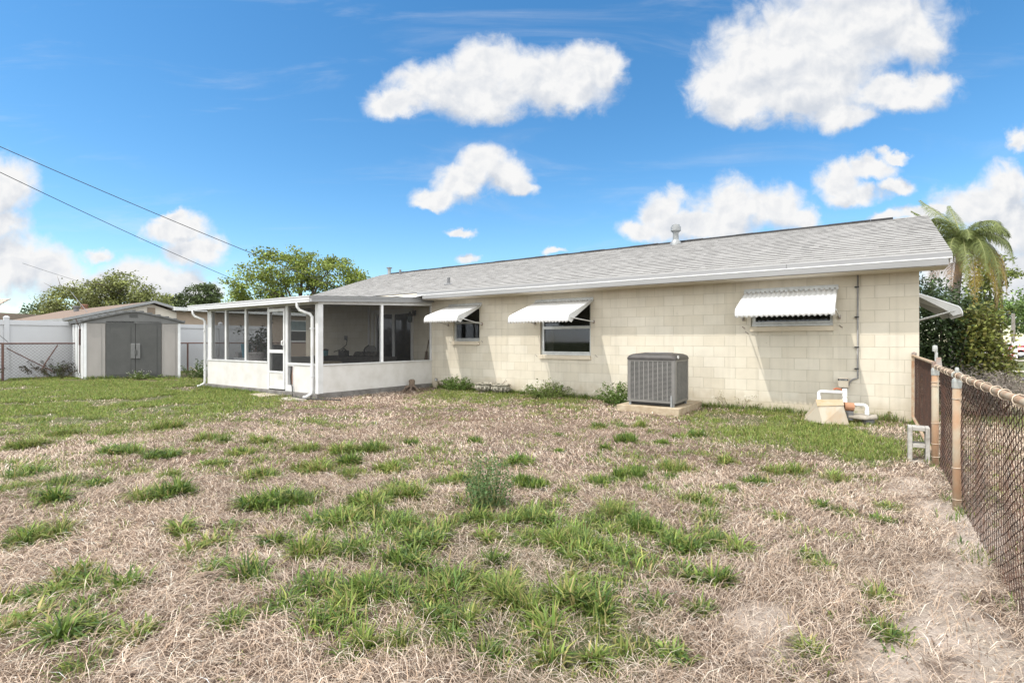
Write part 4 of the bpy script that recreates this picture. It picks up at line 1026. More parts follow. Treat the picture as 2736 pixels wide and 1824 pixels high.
for z0, z1 in ((az0, az0 + .045), (az1 - .035, az1)):
    mb.box(ax0 + .06, ax1 - .06, ay0 + .001, ay0 + .03, z0, z1); mb.box(ax1 - .03, ax1 - .001, ay0 + .09, ay1 - .09, z0, z1)
    mb.box(ax0 + .001, ax0 + .03, ay0 + .09, ay1 - .09, z0, z1); mb.box(ax0 + .06, ax1 - .06, ay1 - .03, ay1 - .001, z0, z1)
mb.build('frame', 'ac_grey', t)
def louvres(face):
    mb = MB(); ns = 30; zz0, zz1 = az0 + .05, az1 - .04
    a, b = (ax0 + .06, ax1 - .06) if face in 'fb' else (ay0 + .09, ay1 - .09)
    def bx(u0, u1, d0, d1, z0, z1):
        if face == 'f': mb.box(u0, u1, ay0 + d0, ay0 + d1, z0, z1)
        elif face == 'r': mb.box(ax1 - d1, ax1 - d0, u0, u1, z0, z1)
        else: mb.box(ax0 + d0, ax0 + d1, u0, u1, z0, z1)
    for k in range(ns):
        z = zz0 + (zz1 - zz0) * (k + .25) / ns; bx(a, b, .006, .013, z, z + (zz1 - zz0) / ns * (.44 if face == 'f' else .34))
    nc = 9 if face == 'f' else 8
    for k in range(nc + 1):
        u = a + (b - a) * k / nc; bx(max(a, u - .008), min(b, u + .008), .001, .018, zz0 - .004, zz1 + .004)
    return mb
for fc in 'frl': louvres(fc).build('louvre_panel', 'ac_slat', t)
mb = MB()
ring(mb, [(rrect(ax0 - .012, ax1 + .012, ay0 - .012, ay1 + .012, .06), az1 + .002), (rrect(ax0 - .016, ax1 + .016, ay0 - .016, ay1 + .016, .07), az1 + .03), (rrect(ax0 + .0, ax1 - .0, ay0 + .0, ay1 - .0, .1), az1 + .075), (rrect(ax0 + .05, ax1 - .05, ay0 + .05, ay1 - .05, .14), az1 + .105), (rrect(ax0 + .16, ax1 - .16, ay0 + .14, ay1 - .14, .2), az1 + .122)])
lid = shade_by_angle(mb.build('lid', 'ac_lid', t), 50)
mb = MB()
for k in range(6): 
    rr = .1 + k * .035; mb.tube([(-4.065 + rr * math.cos(a), -1.08 + rr * math.sin(a), az1 + .126) for a in np.linspace(0, 6.283, 25)], .003, 4, cap=False)
mb.build('fan_guard', 'pipe_dark', lid)
mb = MB(); mb.prism([(ax1 - .035 + .02 * 0 + .011 * math.cos(a) * 0 + .045, ay0 + .13 + .055 * math.cos(a), az1 + .052 + .03 * math.sin(a)) for a in np.linspace(0, 2 * math.pi, 16, endpoint=False)], (.006, 0, .0)).build('badge', 'white_metal', lid)
for x, y in ((ax0 + .05, ay0 + .02), (ax1 - .05, ay0 + .02), (ax1 - .05, ay1 - .06), (ax0 + .05, ay1 - .06)): MB().box(x - .02, x + .02, y, y + .04, .119, az0 - .002).build('foot', 'galvanised', t)
MB().box(ax1 - .085, ax1 - .055, ay0 - .018, ay0 - .0, .119, .33).build('tie_down_strap', 'galvanised', t)
MB().box(ax0 + .05, ax1 - .05, ay0 + .06, ay1 - .06, .135, .184).build('base_pan', 'black_plastic', t)
# refrigerant line between unit and wall
MB().tube([(-4.3, ay1 - .02, .3), (-4.3, -.3, .3), (-4.3, -.01, .32)], .03, 8).build('refrigerant_line', 'black_plastic', t)

# ------------------------------------------------------------------ well pump under its metal cover
t = thing('pump_cover', 'rusty beige metal hood leaning over the well pump', 'metal cover', (-1.25, -1.0, 0))
A = {'fl': (-1.585, -.98, .0), 'fm': (-1.30, -1.24, .0), 'fr': (-.945, -1.07, -.01), 'bl': (-1.62, -.56, .02), 'br': (-.98, -.62, .02),
     'tfl': (-1.37, -1.12, .262), 'tfr': (-1.03, -1.03, .292), 'tbl': (-1.43, -.72, .325), 'tbr': (-1.06, -.68, .345)}
mb = MB()
q = lambda *k: mb.poly([A[i] for i in k])
q('fm', 'fr', 'tfr', 'tfl'); q('fl', 'fm', 'tfl'); q('bl', 'fl', 'tfl', 'tbl'); q('fr', 'br', 'tbr', 'tfr')
o = mb.build('hood', 'rusty_cover', t); so = o.modifiers.new('thickness', 'SOLIDIFY'); so.thickness = .006
mb = MB(); e = .012; mb.hexa([Vector(A[k]) + Vector((0, 0, dz)) + Vector(d) for dz in (.004, .014) for k, d in (('tfl', (-e, -e, 0)), ('tfr', (e, -e, 0)), ('tbr', (e, e, 0)), ('tbl', (-e, e, 0)))]); mb.build('top_panel', 'rusty_top', t)
t = thing('pump_pipe', 'white plastic pipe loop standing behind the rusty hood', 'pipe', (-1.0, -.5, .1))
yy = -.55
el = lambda cx, cz, a0, a1, r: [(cx + r * math.cos(a), yy, cz + r * math.sin(a)) for a in np.linspace(a0, a1, 5)]
MB().tube([(-1.405, yy, .12)] + el(-1.365, .425, math.pi, math.pi / 2, .04) + [(-1.05, yy, .465)], .026, 10).build('pipe', 'pvc', t, smooth=True)
MB().tube([(-1.025, yy, .10), (-1.025, yy, .525)], .03, 10).tube([(-1.025, yy, .40), (-1.025, yy, .53)], .036, 10).tube([(-1.025, yy, .30), (-1.025, yy, .36)], .037, 10).build('tee', 'pvc', t, smooth=False)
MB().tube([(-1.40, yy, .30), (-1.40, yy, .385)], .031, 10).build('coupling', 'pvc', t)
t = thing('pump_motor', 'small rust coloured pump housing poking out right of the metal hood', 'pump', (-.96, -.62, .1))
MB().tube([(-1.03, -.66, .245), (-.9, -.62, .235)], .07, 12).build('housing', 'terracotta_cap', t)
MB().box(-.99, -.9, -.70, -.56, .02, .17).build('base', 'pipe_dark', t)
t = thing('valve_handle', 'faded red valve lever above the white pump pipe', 'valve', (-1.15, -.5, .5))
MB().tube([(-1.19, -.50, .505), (-1.15, -.50, .525), (-1.09, -.50, .515), (-1.05, -.5, .49)], .014, 6).build('lever', 'rust_orange', t)
t = thing('well_cap', 'rough pale concrete well collar with pipe stub at the wall foot', 'well cap', (-.72, -.55, 0))
MB().prism([(-.98, -.70, .055), (-.72, -.78, .05), (-.57, -.66, .06), (-.58, -.45, .07), (-.9, -.42, .07)], (0, 0, .05)).build('slab', 'concrete', t, bevel=.015)
MB().lathe((-.70, -.62, -.02), [(.09, 0), (.085, .09)], 14).build('casing', 'pipe_dark', t)
t = thing('pump_pipe', 'short white plastic elbow pipe going down into the concrete well collar', 'pipe', (-.75, -.6, .1))
yy = -.62
MB().tube([(-.9, yy, .275)] + el(-.765, .23, math.pi / 2, 0, .05) + [(-.715, yy, .1)], .026, 10).build('pipe', 'pvc', t, smooth=True)
MB().tube([(-.715, yy, .13), (-.715, yy, .19)], .033, 10).build('coupling', 'pvc', t)

# ------------------------------------------------------------------ planters
def planter(label, x, y, s, tilt=0):
    t = thing('planter', label, 'planter', (x, y, 0), group='stone planters by the wall')
    prof = [(.12, 0), (.13, .03), (.11, .06), (.19, .12), (.235, .2), (.235, .24), (.215, .245), (.225, .255), (.255, .262), (.26, .285), (.235, .29), (.22, .25), (.05, .23)]
    mb = MB(); mb.lathe((x, y, -.04), [(r * s, z * s) for r, z in prof], 26)
    for k in range(14):   # carved scallops
        a = k / 14 * 6.283; mb.tube([(x + .20 * s * math.cos(a), y + .20 * s * math.sin(a), .06 * s), (x + .245 * s * math.cos(a), y + .245 * s * math.sin(a), .13 * s), (x + .235 * s * math.cos(a), y + .235 * s * math.sin(a), .185 * s)], [.012 * s, .026 * s, .012 * s], 6)
    o = mb.build('bowl', 'planter_stone', t)
    return t
planter('weathered round stone planter bowl nearer the porch, rim complete', -8.93, -.34, 1.02)
planter('weathered stone planter bowl on the right of the pair, with dry twig', -8.42, -.32, .98)
t = thing('twig', 'dry twig sticking up from the right stone planter', 'twig', (-8.3, -.35, .2))
MB().tube([(-8.42, -.3, .2), (-8.3, -.35, .3), (-8.18, -.4, .34)], .006, 5).tube([(-8.3, -.35, .3), (-8.25, -.34, .38)], .004, 5).build('stick', 'wood_root', t)
t = thing('yard_stick', 'dark fallen stick lying on the dead grass', 'stick', (0, 0, 0), house=False)
gx, gy = ground_at(485, 1335)
MB().tube([(gx - .1, gy - .02, .03), (gx - .03, gy, .045), (gx + .04, gy + .02, .04), (gx + .11, gy + .015, .035)], [.012, .014, .012, .006], 6).tube([(gx + .02, gy, .045), (gx + .06, gy + .05, .06)], [.008, .004], 5).build('twig', 'wood_root', t)

# ------------------------------------------------------------------ chain link fence on the right
def chainlink(mb, y0, y1, z0, z1, x, a=.058, az=.027, r=.0023):
    """Interlocked zigzag wires, each a real four sided tube."""
    n = int((y1 - y0) / a); m = int((z1 - z0) / az); ds = [(r, 0), (0, r), (-r, 0), (0, -r)]
    ws = RNG.normal(0, .0015, (n + 2, m + 2)); wv = hnoise(np.arange(n + 2) * .13, np.zeros(n + 2), 4)
    for i in range(n):
        base = len(mb.v)
        for j in range(m + 1):
            odd = (i + j) % 2
            yy = y0 + (i + odd) * a + ws[i, j]; zz = z0 + j * az + ws[i + 1, j]
            xx = x + (.0026 if odd else -.0026) + (wv[i] - .5) * .03 * math.sin(j / m * 3.1)
            for dx, dy in ds:
                mb.v.append(Vector((xx + dx, yy + dy, zz)))
        for j in range(m):
            for k in range(4):
                b = base + j * 4; mb.f.append((b + k, b + (k + 1) % 4, b + 4 + (k + 1) % 4, b + 4 + k))
FX = -.09
fence = thing('chain_link_fence', 'rusty chain link fence running towards the camera on the right', 'fence', (FX, -5, 0))
mb = MB(); chainlink(mb, -12.0, -3.83, .02, 1.045, FX + .03); mb.build('wire_mesh', 'rust_wire', fence)
MB().tube([(FX, -12.0, 1.06), (FX, -9, 1.062), (FX, -3.82, 1.06)], .019, 12).build('top_rail', 'rust_rail', fence, smooth=True)
def fpost(parent, y, r, zt, m, cap='old_galv', loop=True):
    p = MB().tube([(FX, y, -.2), (FX, y, zt)], r, 14).build('post', m, parent, smooth=True)
    c = MB().lathe((FX, y, zt - .06), [(r + .004, 0), (r + .005, .05), (r + .001, .07), (r * .5, .085)], 14)
    if loop: c.tube([(FX + .03 * math.cos(a), y, 1.06 + .03 * math.sin(a)) for a in np.linspace(-.4, 3.54, 9)], .006, 6).lathe((FX, y, 1.085), [(.012, 0), (.014, .02), (.01, .04)], 10)
    c.build('post_cap', cap, p)
    return p
def ties(parent, y, zs, r, m='tie_wire'):
    mb = MB()
    for z in zs: mb.tube([(FX + .008 + (r + .008) * math.cos(a), y + (r + .004) * math.sin(a), z + .006 * math.sin(a + 1)) for a in np.linspace(0, 6.283, 13)], .0032, 5, cap=False)
    mb.build('tie_wire', m, parent)
p1 = fpost(fence, -3.81, .031, 1.03, 'rust_post', loop=False); ties(p1, -3.81, (.90, .86, .46, .24, .1), .033)
for y in (-5.545, -8.1, -10.6):
    p = fpost(fence, y, .0285, 1.02, 'rust_post'); ties(p, y, (.88, .33, .08), .03)
y = -4.0
while y > -11.5:
    MB().tube([(FX + .003 + .027 * math.cos(a), y + .012 * math.cos(a * .5), 1.06 + .027 * math.sin(a)) for a in np.linspace(0, 6.283, 13)], .0028, 5, cap=False).build('rail_tie', 'tie_wire', fence); y -= random.uniform(.2, .34)
gate = thing('chain_link_gate', 'rusty chain link gate between the corner post and the house wall', 'gate', (FX, -2, 0))
mb = MB(); chainlink(mb, -3.66, -.16, .10, 1.08, FX + .02); mb.build('wire_mesh', 'rust_wire', gate)
MB().tube([(FX, -3.68, .08), (FX, -3.68, 1.095), (FX, -.14, 1.095), (FX, -.14, .08), (FX, -3.68, .08)], .02, 10).build('frame', 'rust_rail', gate, smooth=False)
MB().tube([(FX + .02, -.06, -.1), (FX + .02, -.06, 1.12)], .03, 12).lathe((FX + .02, -.06, 1.11), [(.034, 0), (.034, .03), (.01, .05)], 12).build('hinge_post', 'rust_pipe_grey', gate)
l = MB(); l.box(FX - .02, FX + .02, -3.80, -3.70, 1.06, 1.11); l.hexa([(FX + .0, -3.83, 1.03), (FX + .06, -3.83, 1.03), (FX + .06, -3.76, 1.03), (FX, -3.76, 1.03), (FX + .01, -3.81, 1.16), (FX + .05, -3.81, 1.16), (FX + .05, -3.78, 1.16), (FX + .01, -3.78, 1.16)])
l.build('latch', 'rust_pipe_grey', gate)
MB().tube([(FX + .01, -3.79, 1.12), (FX + .012, -3.79, 1.2), (FX + .0, -3.79, 1.24)], .014, 8).lathe((FX, -3.79, 1.225), [(.022, 0), (.024, .03), (.02, .06), (.01, .065)], 8).build('latch_handle', 'old_galv', gate)
t = thing('cinder_block', 'grey two hole cinder block standing on end by the fence post', 'cinder block', (-.27, -3.75, 0))
mb = MB()
bx0, bx1, by0, by1 = -.315, -.125, -3.72, -3.53
rot = lambda p: p
mb.box(bx0, bx0 + .038, by0, by1, -.03, .385); mb.box(bx1 - .038, bx1, by0, by1, -.03, .385)
for z0, z1 in ((.343, .385), (.158, .20), (-.03, .01)): mb.box(bx0 + .039, bx1 - .039, by0 + .002, by1 - .002, z0, z1)
mb.build('block', 'block_grey', t, bevel=.006)

# ------------------------------------------------------------------ left boundary: vinyl fence with an old chain link fence before it
LX = -25.0
vf = thing('vinyl_fence', 'tall white vinyl privacy fence behind the shed', 'fence', (-25.6, -4, 0))
VP = [y for y in np.arange(-13.55, 4.0, 2.42)]
mb = MB()
for a, b in zip(VP[:-1], VP[1:]):
    mb.box(-25.62, -25.595, a + .07, b - .07, .08, 1.98)
    mb.box(-25.66, -25.56, a + .06, b - .06, 1.92, 2.09); mb.box(-25.66, -25.56, a + .06, b - .06, .04, .16)
mb.build('panel', 'vinyl', vf)
for y in VP:
    p = MB().box(-25.68, -25.545, y - .068, y + .068, -.2, 2.17).build('post', 'vinyl', vf)
    MB().hexa([(-25.70, y - .085, 2.171), (-25.53, y - .085, 2.171), (-25.53, y + .085, 2.171), (-25.70, y + .085, 2.171), (-25.65, y - .03, 2.235), (-25.58, y - .03, 2.235), (-25.58, y + .03, 2.235), (-25.65, y + .03, 2.235)]).build('post_cap', 'vinyl', p)
of = thing('chain_link_fence', 'old low chain link fence in front of the white vinyl fence', 'fence', (LX, -4, 0))
mb = MB(); chainlink(mb, -11, 8.0, .02, 1.24, LX, a=.055, az=.055, r=.0035); mb.build('wire_mesh', 'old_wire', of)
MB().tube([(LX, -11, 1.26), (LX, 8.0, 1.26)], .028, 8).build('top_rail', 'old_rail', of)
for y in (-9.4, -6.5, -3.6, -.7, 2.3, 5.3): MB().tube([(LX + .03, y, -.2), (LX + .03, y, 1.26)], .035, 8).build('post', 'old_rail', of)
MB().tube([(LX + .03, -5.05, 1.2), (LX + .05, -5.4, .55), (LX + .05, -5.5, .3)], .02, 6).tube([(LX + .02, -6.4, 1.1), (LX + .06, -5.2, .25)], .018, 6).build('brace', 'old_rail', of)

# ------------------------------------------------------------------ garden shed
SA = Vector((-15.0, 18.07, 0)); SB = Vector((-12.13, 18.80, 0)); SD_ = Vector((-17.2, 20.02, 0))
sf = (SB - SA); SW = sf.length; sf.normalize(); ss = (SD_ - SA); SDP = ss.length; ss.normalize()
def sp(tt, d, z): return SA + sf * tt + ss * d + Vector((0, 0, z))
def sh_t(px):
    k = (px - 1368) / 1376; return (k * SA.y - SA.x) / (sf.x - k * sf.y)
shed = thing('garden_shed', 'grey plastic garden shed with dark double doors by the fence', 'shed', tuple(SA), house=False)
fn = Vector((sf.y, -sf.x, 0))   # outward from the front
def sbox(mb, t0, t1, d0, d1, z0, z1): mb.hexa([sp(t, d, z) for z in (z0, z1) for t, d in ((t0, d0), (t1, d0), (t1, d1), (t0, d1))])
TD0, TD1, TDM = sh_t(283), sh_t(430), sh_t(361)
mb = MB(); sbox(mb, 0, SW, .04, SDP, -.02, 2.03); mb.prism([sp(0, .04, 2.03), sp(SW, .04, 2.03), sp(SW / 2, .04, 2.36)], ss * (SDP - .05)); mb.build('wall', 'shed_beige', shed)
for a, b in ((.02, TD0 - .02), (TD1 + .02, SW - .02)):
    mb = MB(); sbox(mb, a, b, .0, .038, .0, 2.03); sbox(mb, a + .12, b - .12, -.012, -.0, .1, 1.95); mb.build('front_panel', 'shed_beige', shed)
for a, b in ((TD0, TDM - .008), (TDM + .008, TD1)):
    mb = MB(); sbox(mb, a, b, -.03, .03, .03, 2.05); sbox(mb, a + .14, b - .14, -.042, -.031, .15, 1.93); mb.build('door', 'shed_dark', shed)
mb = MB(); sbox(mb, TDM - .15, TDM - .012, -.075, -.044, .72, 1.26); sbox(mb, TDM + .012, TDM + .15, -.075, -.044, .72, 1.26); ho = mb.build('handle', 'shed_trim', shed, bevel=.015)
mb = MB(); sbox(mb, TDM - .03, TDM + .03, -.1, -.078, .85, 1.03); mb.build('latch', 'shed_dark', ho)
for a, d in ((-.02, -.01), (SW - .06, -.01)):
    mb = MB(); sbox(mb, a, a + .08, d, d + .05, .0, 2.03); mb.build('corner_trim', 'shed_white', shed)
mb = MB()
for d in (.2, .75, 1.3, 1.85, 2.4): mb.hexa([sp(-.03, d, .02), sp(-.001, d, .02), sp(-.001, d + .28, .02), sp(-.03, d + .28, .02), sp(-.03, d, 1.98), sp(-.001, d, 1.98), sp(-.001, d + .28, 1.98), sp(-.03, d + .28, 1.98)])
mb.build('side_rib', 'shed_white', shed)
# gable front, arched roof edge with little ribs, vent
prof = [(-.14, 2.02), (.0, 2.075), (SW * .22, 2.24), (SW * .42, 2.375), (SW * .5, 2.395), (SW * .58, 2.375), (SW * .8, 2.225), (SW, 2.07), (SW + .14, 2.01)]
mb = MB(); mb.prism([sp(t, -.03, z - .03) for t, z in prof] + [sp(t, -.03, 2.03 if 0 <= t <= SW else 1.98) for t, z in (prof[-1], prof[0])], ss * .06); mb.build('gable_front', 'shed_trim', shed)
mb = MB()
n = len(prof)
for i in range(n - 1):
    (t0, z0), (t1, z1) = prof[i], prof[i + 1]
    mb.hexa([sp(t0, -.12, z0 - .025), sp(t1, -.12, z1 - .025), sp(t1, SDP + .1, z1 - .025), sp(t0, SDP + .1, z0 - .025), sp(t0, -.12, z0 + .03), sp(t1, -.12, z1 + .03), sp(t1, SDP + .1, z1 + .03), sp(t0, SDP + .1, z0 + .03)])
for k in range(13):
    t = -.1 + (SW + .2) * k / 12; z = np.interp(t, [p[0] for p in prof], [p[1] for p in prof])
    sbox(mb, t - .05, t + .05, -.125, SDP + .1, z + .02, z + .06)
mb.build('roof', 'shed_roof', shed)
mb = MB()
for k in range(3): sbox(mb, SW / 2 - .13, SW / 2 + .13, -.05, -.031, 2.19 + k * .045, 2.215 + k * .045)
mb.build('vent', 'shed_dark', shed)
t = thing('tie_down_cord', 'dark cord hanging down the left side of the shed', 'cord', tuple(SA + ss * .75), house=False)
q = lambda d, z, o=-.07: sp(o, d, z)
MB().tube([q(.45, 2.15, -.2), q(.45, 1.85), q(.46, 1.0), q(.47, .22)], .014, 6).tube([q(.45, 1.78), q(.455, 1.2)], .03, 6).build('rope', 'cord_dark', t)
MB().tube([q(.47, .16) + Vector((.05 * math.cos(a), 0, .05 * math.sin(a))) for a in np.linspace(0, 6.283, 11)], .012, 5, cap=False).build('ring', 'galvanised', t)

# ------------------------------------------------------------------ neighbouring houses on the left
nb = thing('house', 'tan neighbouring house with brown gable roof behind the vinyl fence', 'house', (-29.3, 0, 0))
WX = -29.3
mb = MB()
mb.box(-38, WX, .6, 13, -.1, 2.86); mb.build('wall', 'tan_wall', nb)
mb = MB(); mb.box(-34.0, WX + .9, 9.8, 16, -.1, 2.75); mb.build('block_wall', 'tan_block', nb)
mb = MB(); mb.hexa([(-29.0, .3, 2.86), (-28.7, .3, 2.86), (-28.7, 16.5, 2.86), (-29.0, 16.5, 2.86), (-29.0, .3, 3.03), (-28.7, .3, 3.03), (-28.7, 16.5, 3.03), (-29.0, 16.5, 3.03)]); mb.build('fascia', 'white_metal', nb)
mb = MB(); mb.hexa([(-38, .3, 3.0), (-29.0, .3, 2.9), (-29.0, 16.5, 2.9), (-38, 16.5, 3.0), (-38, .3, 3.35), (-29.0, .3, 3.045), (-29.0, 16.5, 3.045), (-38, 16.5, 3.35)]); mb.build('flat_roof', 'tan_roof', nb)
GYL, GYM, GYR = -3.9, -.5, .85; gz0, gz1 = 2.3, 3.27; zend = lambda a: gz0 if a < GYM else gz1 - (gz1 - gz0) / 3.4 * (GYR - GYM)
mb = MB(); mb.box(-42, WX + .05, -3.3, .59, -.1, 2.35); mb.prism([(WX + .05, -3.3, 2.35), (WX + .05, .59, 2.35), (WX + .05, .59, 2.78), (WX + .05, GYM, 3.14)], (-12, 0, 0)); mb.build('gable_wall', 'gable_white', nb)
mb = MB()
for a, b in ((GYL, GYM), (GYR, GYM)):
    mb.hexa([(-43, a, zend(a) - .06), (WX + .35, a, zend(a) - .06), (WX + .35, b, gz1 - .06), (-43, b, gz1 - .06), (-43, a, zend(a)), (WX + .35, a, zend(a)), (WX + .35, b, gz1), (-43, b, gz1)])
rf_ = mb.build('roof', 'tan_roof', nb)
mb = MB()
for a, b in ((GYL, GYM), (GYR, GYM)):
    mb.hexa([(WX + .36, a, zend(a) - .09), (WX + .40, a, zend(a) - .09), (WX + .40, b, gz1 - .09), (WX + .36, b, gz1 - .09), (WX + .36, a, zend(a) + .03), (WX + .40, a, zend(a) + .03), (WX + .40, b, gz1 + .03), (WX + .36, b, gz1 + .03)])
mb.box(-43, WX + .36, GYL - .03, GYL - .001, gz0 - .13, gz0 + .02); mb.build('rake_board', 'grey_fascia', nb)
MB().box(WX + .06, WX + .09, -.68, -.36, 2.66, 2.97).build('gable_vent', 'brown_siding', nb)
MB().lathe((-36, -1.6, 2.95), [(.12, 0), (.12, .2), (.18, .22), (.18, .3)], 10).build('roof_vent', 'pipe_dark', rf_)
MB().lathe((-38, -.7, 3.2), [(.16, 0), (.16, .2), (.2, .22), (.16, .28)], 10).build('roof_vent', 'wood_brown', rf_)
# jalousie window on the neighbouring wall
def nb_window(y0, y1, z0, z1):
    f = MB()
    for a, b, c, d in ((y0, y0 + .07, z0, z1), (y1 - .07, y1, z0, z1), (y0, y1, z0 - .05, z0 + .03), (y0, y1, z1 - .05, z1 + .02), (y0 + .07, y1 - .07, (z0 + z1) / 2 - .03, (z0 + z1) / 2 + .03)): f.box(WX + .01, WX + .06, a, b, c, d)
    w = f.build('window', 'white_metal', nb)
    MB().box(WX + .012, WX + .03, y0 + .07, y1 - .07, (z0 + z1) / 2 + .03, z1 - .05).build('upper_pane', 'teal_glass', w)
    MB().box(WX + .012, WX + .03, y0 + .07, y1 - .07, z0 + .03, (z0 + z1) / 2 - .03).build('lower_pane', 'dark_inside', w)
nb_window(6.6, 8.6, 1.35, 2.6)
f2 = thing('house', 'pale shingled corner of a house at the far left edge', 'house', (-31.5, 28.2, 0), house=False)
mb = MB(); mb.box(-40, -30.55, 30, 38, -.1, 3.05); mb.build('wall', 'brown_siding', f2)
mb = MB()
for k in range(8): mb.box(-40, -30.7, 29.965, 29.998, 1.6 + k * .18, 1.75 + k * .18)
mb.build('siding_board', 'brown_siding', f2)
MB().box(-30.7, -30.4, 29.93, 30.3, -.1, 3.0).build('corner_board', 'gable_white', f2)
mb = MB()
for k in range(7):
    z0 = 2.98 + k * .14; y0 = 29.6 + k * .35; x1 = -30.3 - k * .14
    mb.hexa([(-41, y0, z0), (x1, y0, z0), (x1 - .1, y0 + .4, z0 + .12), (-41, y0 + .4, z0 + .12), (-41, y0, z0 + .07), (x1, y0, z0 + .07), (x1 - .1, y0 + .4, z0 + .17), (-41, y0 + .4, z0 + .17)])
mb.build('roof', 'pale_shingle', f2)

# ------------------------------------------------------------------ utility wires
def wire(label, a, b, sag, r):
    a = Vector(a); b = Vector(b); pts = []
    for k in range(25):
        u = k / 24; p = a.lerp(b, u); p.z -= sag * 4 * u * (1 - u); pts.append(p)
    t = thing('utility_wire', label, 'wire', tuple(a), house=False)
    MB().tube(pts, r, 5).build('cable', 'black_cable', t, smooth=True)
def at(px, py, Y): return ((px - 1368) / 1376 * Y, Y, CAMH - (py - 912) / 1376 * Y)
wire('upper overhead wire falling from the left edge to the house roof', at(-420, 205, 12.5), at(904, 768, 19.3), .12, .011)
wire('lower overhead wire falling behind the large tree', at(-420, 255, 13.0), at(790, 812, 33), .25, .012)
wire('thin short wire above the left tree and tan roof', at(60, 703, 30), at(364, 797, 36), .05, .009)
t = thing('guy_wire', 'thin slanting stay wire above the eave of the tan house', 'wire', at(205, 803, 27), house=False)
MB().tube([at(190, 780, 27), at(240, 842, 24.5)], .014, 5).build('cable', 'pipe_dark', t)
t = thing('guy_wire', 'thin slanting stay wire before the vinyl fence at the left edge', 'wire', at(0, 895, 17.2), house=False)
MB().tube([at(-60, 848, 17.2), at(22, 914, 17.8)], .010, 5).build('cable', 'pipe_dark', t)

# ------------------------------------------------------------------ trees and shrubs
def tree(name, label, base, th, blobs, nleaf, size, col, var=.3, yellow=.0, trunk_r=.2, clump=.5, seed=1, limbs=7, group=None, holes=.0):
    """Tapered trunk with limbs; leaf clumps spread through uneven crown lobes, with gaps."""
    rng = np.random.default_rng(seed)
    b = np.array(base, float)
    t = thing(name, label, 'tree', tuple(b), house=False, group=group)
    mb = MB(); top = b + np.array((0, 0, th))
    mb.tube([tuple(b + (0, 0, -.2)), tuple(b + (.05, 0, th * .5)), tuple(top)], [trunk_r * 1.3, trunk_r, trunk_r * .8], 9)
    cs = []
    tot = sum(r[3] * r[4] * r[5] for r in blobs)
    for bl in blobs:
        c = b + np.array(bl[:3]); r = np.array(bl[3:6])
        nc = max(4, int(nleaf / 55 * bl[3] * bl[4] * bl[5] / tot))
        d = rng.normal(size=(nc, 3)); d /= np.linalg.norm(d, axis=1)[:, None]
        rad = rng.uniform(.25, 1.0, nc) ** .55
        cs.append(c + d * rad[:, None] * r)
        for q in range(2):
            e = c + rng.normal(size=3) * r * .35
            m1 = (top + e) / 2 + rng.normal(size=3) * .15 * np.linalg.norm(e - top) * .3
            mb.tube([tuple(top - (0, 0, .1)), tuple(m1), tuple(e)], [trunk_r * .45, trunk_r * .28, trunk_r * .08], 6)
            for w in range(3):
                e2 = e + rng.normal(size=3) * r * .5; mb.tube([tuple(m1 * .4 + e * .6), tuple((e + e2) / 2), tuple(e2)], [trunk_r * .15, trunk_r * .09, trunk_r * .03], 5)
    mb.build('trunk', 'bark', t, smooth=True)
    cs = np.concatenate(cs)
    per = max(8, int(nleaf / len(cs)))
    cc = np.repeat(cs, per, 0); tone = np.repeat(np.exp(rng.normal(0, .22, len(cs))), per)
    P = cc + rng.normal(size=cc.shape) * clump * np.array((1, 1, .55))[None] * .55
    V, F = leaves(P, rng.uniform(.7, 1.3, len(P)) * size, rng, asp=.6, up=.6)
    C = leaf_cols(len(P), col, var, rng, yellow=yellow) * np.repeat(tone, 4)[:, None]
    np_mesh('crown', V, F, 'leaf', C, t, tuple(b))
    return t
G1 = (.175, .225, .048)
K = 50 / 30
tree('leafy_tree', 'broad light green tree rising behind the screened porch roof', (-12.4 * K, 50, 0), 4.2,
     [(x * K, y * K, (z - CAMH) * K + CAMH, a * K, b * K, c * K) for x, y, z, a, b, c in ((-2.6, 0, 4.6, 1.7, 1.6, 1.3), (-.9, 0, 5.6, 1.7, 1.8, 1.35), (.6, .3, 5.7, 1.4, 1.6, 1.3), (2.2, 0, 5.2, 1.55, 1.6, 1.15), (3.4, 0, 4.3, 1.2, 1.4, 1.0), (-3.2, .2, 3.2, 1.4, 1.4, .9), (0, .5, 4.0, 2.4, 1.6, 1.2), (-1.0, -.4, 3.0, 2.2, 1.4, .8), (2.8, .3, 3.2, 1.8, 1.4, .8))],
     21000, .25, G1, .36, .35, .34, .62, 5)
tree('leafy_tree', 'broad feathery green tree behind the tan neighbouring roof', (-31.0, 40, 0), 2.6,
     [(-3.2, 0, 4.2, 1.9, 1.8, 1.5), (-1.0, 0, 4.8, 1.7, 1.8, 1.35), (1.1, 0, 5.2, 1.8, 1.7, 1.45), (2.9, 0, 4.6, 1.3, 1.5, 1.2), (-4.6, 0, 3.2, 1.4, 1.5, 1.0), (.2, 0, 3.4, 3.4, 1.6, 1.2)],
     19000, .18, (.17, .19, .065), .3, .15, .25, .55, 8)
tree('leafy_tree', 'low dark green tree beside the pale shingled house corner', (-41.5, 45, 0), 2.0,
     [(0, 0, 3.2, 2.0, 2, 1.5), (2.2, 0, 3.6, 1.6, 1.6, 1.3), (-1.6, 0, 2.5, 1.2, 1.2, 1.6)], 5000, .22, (.055, .085, .04), .3, .05, .2, .55, 12)
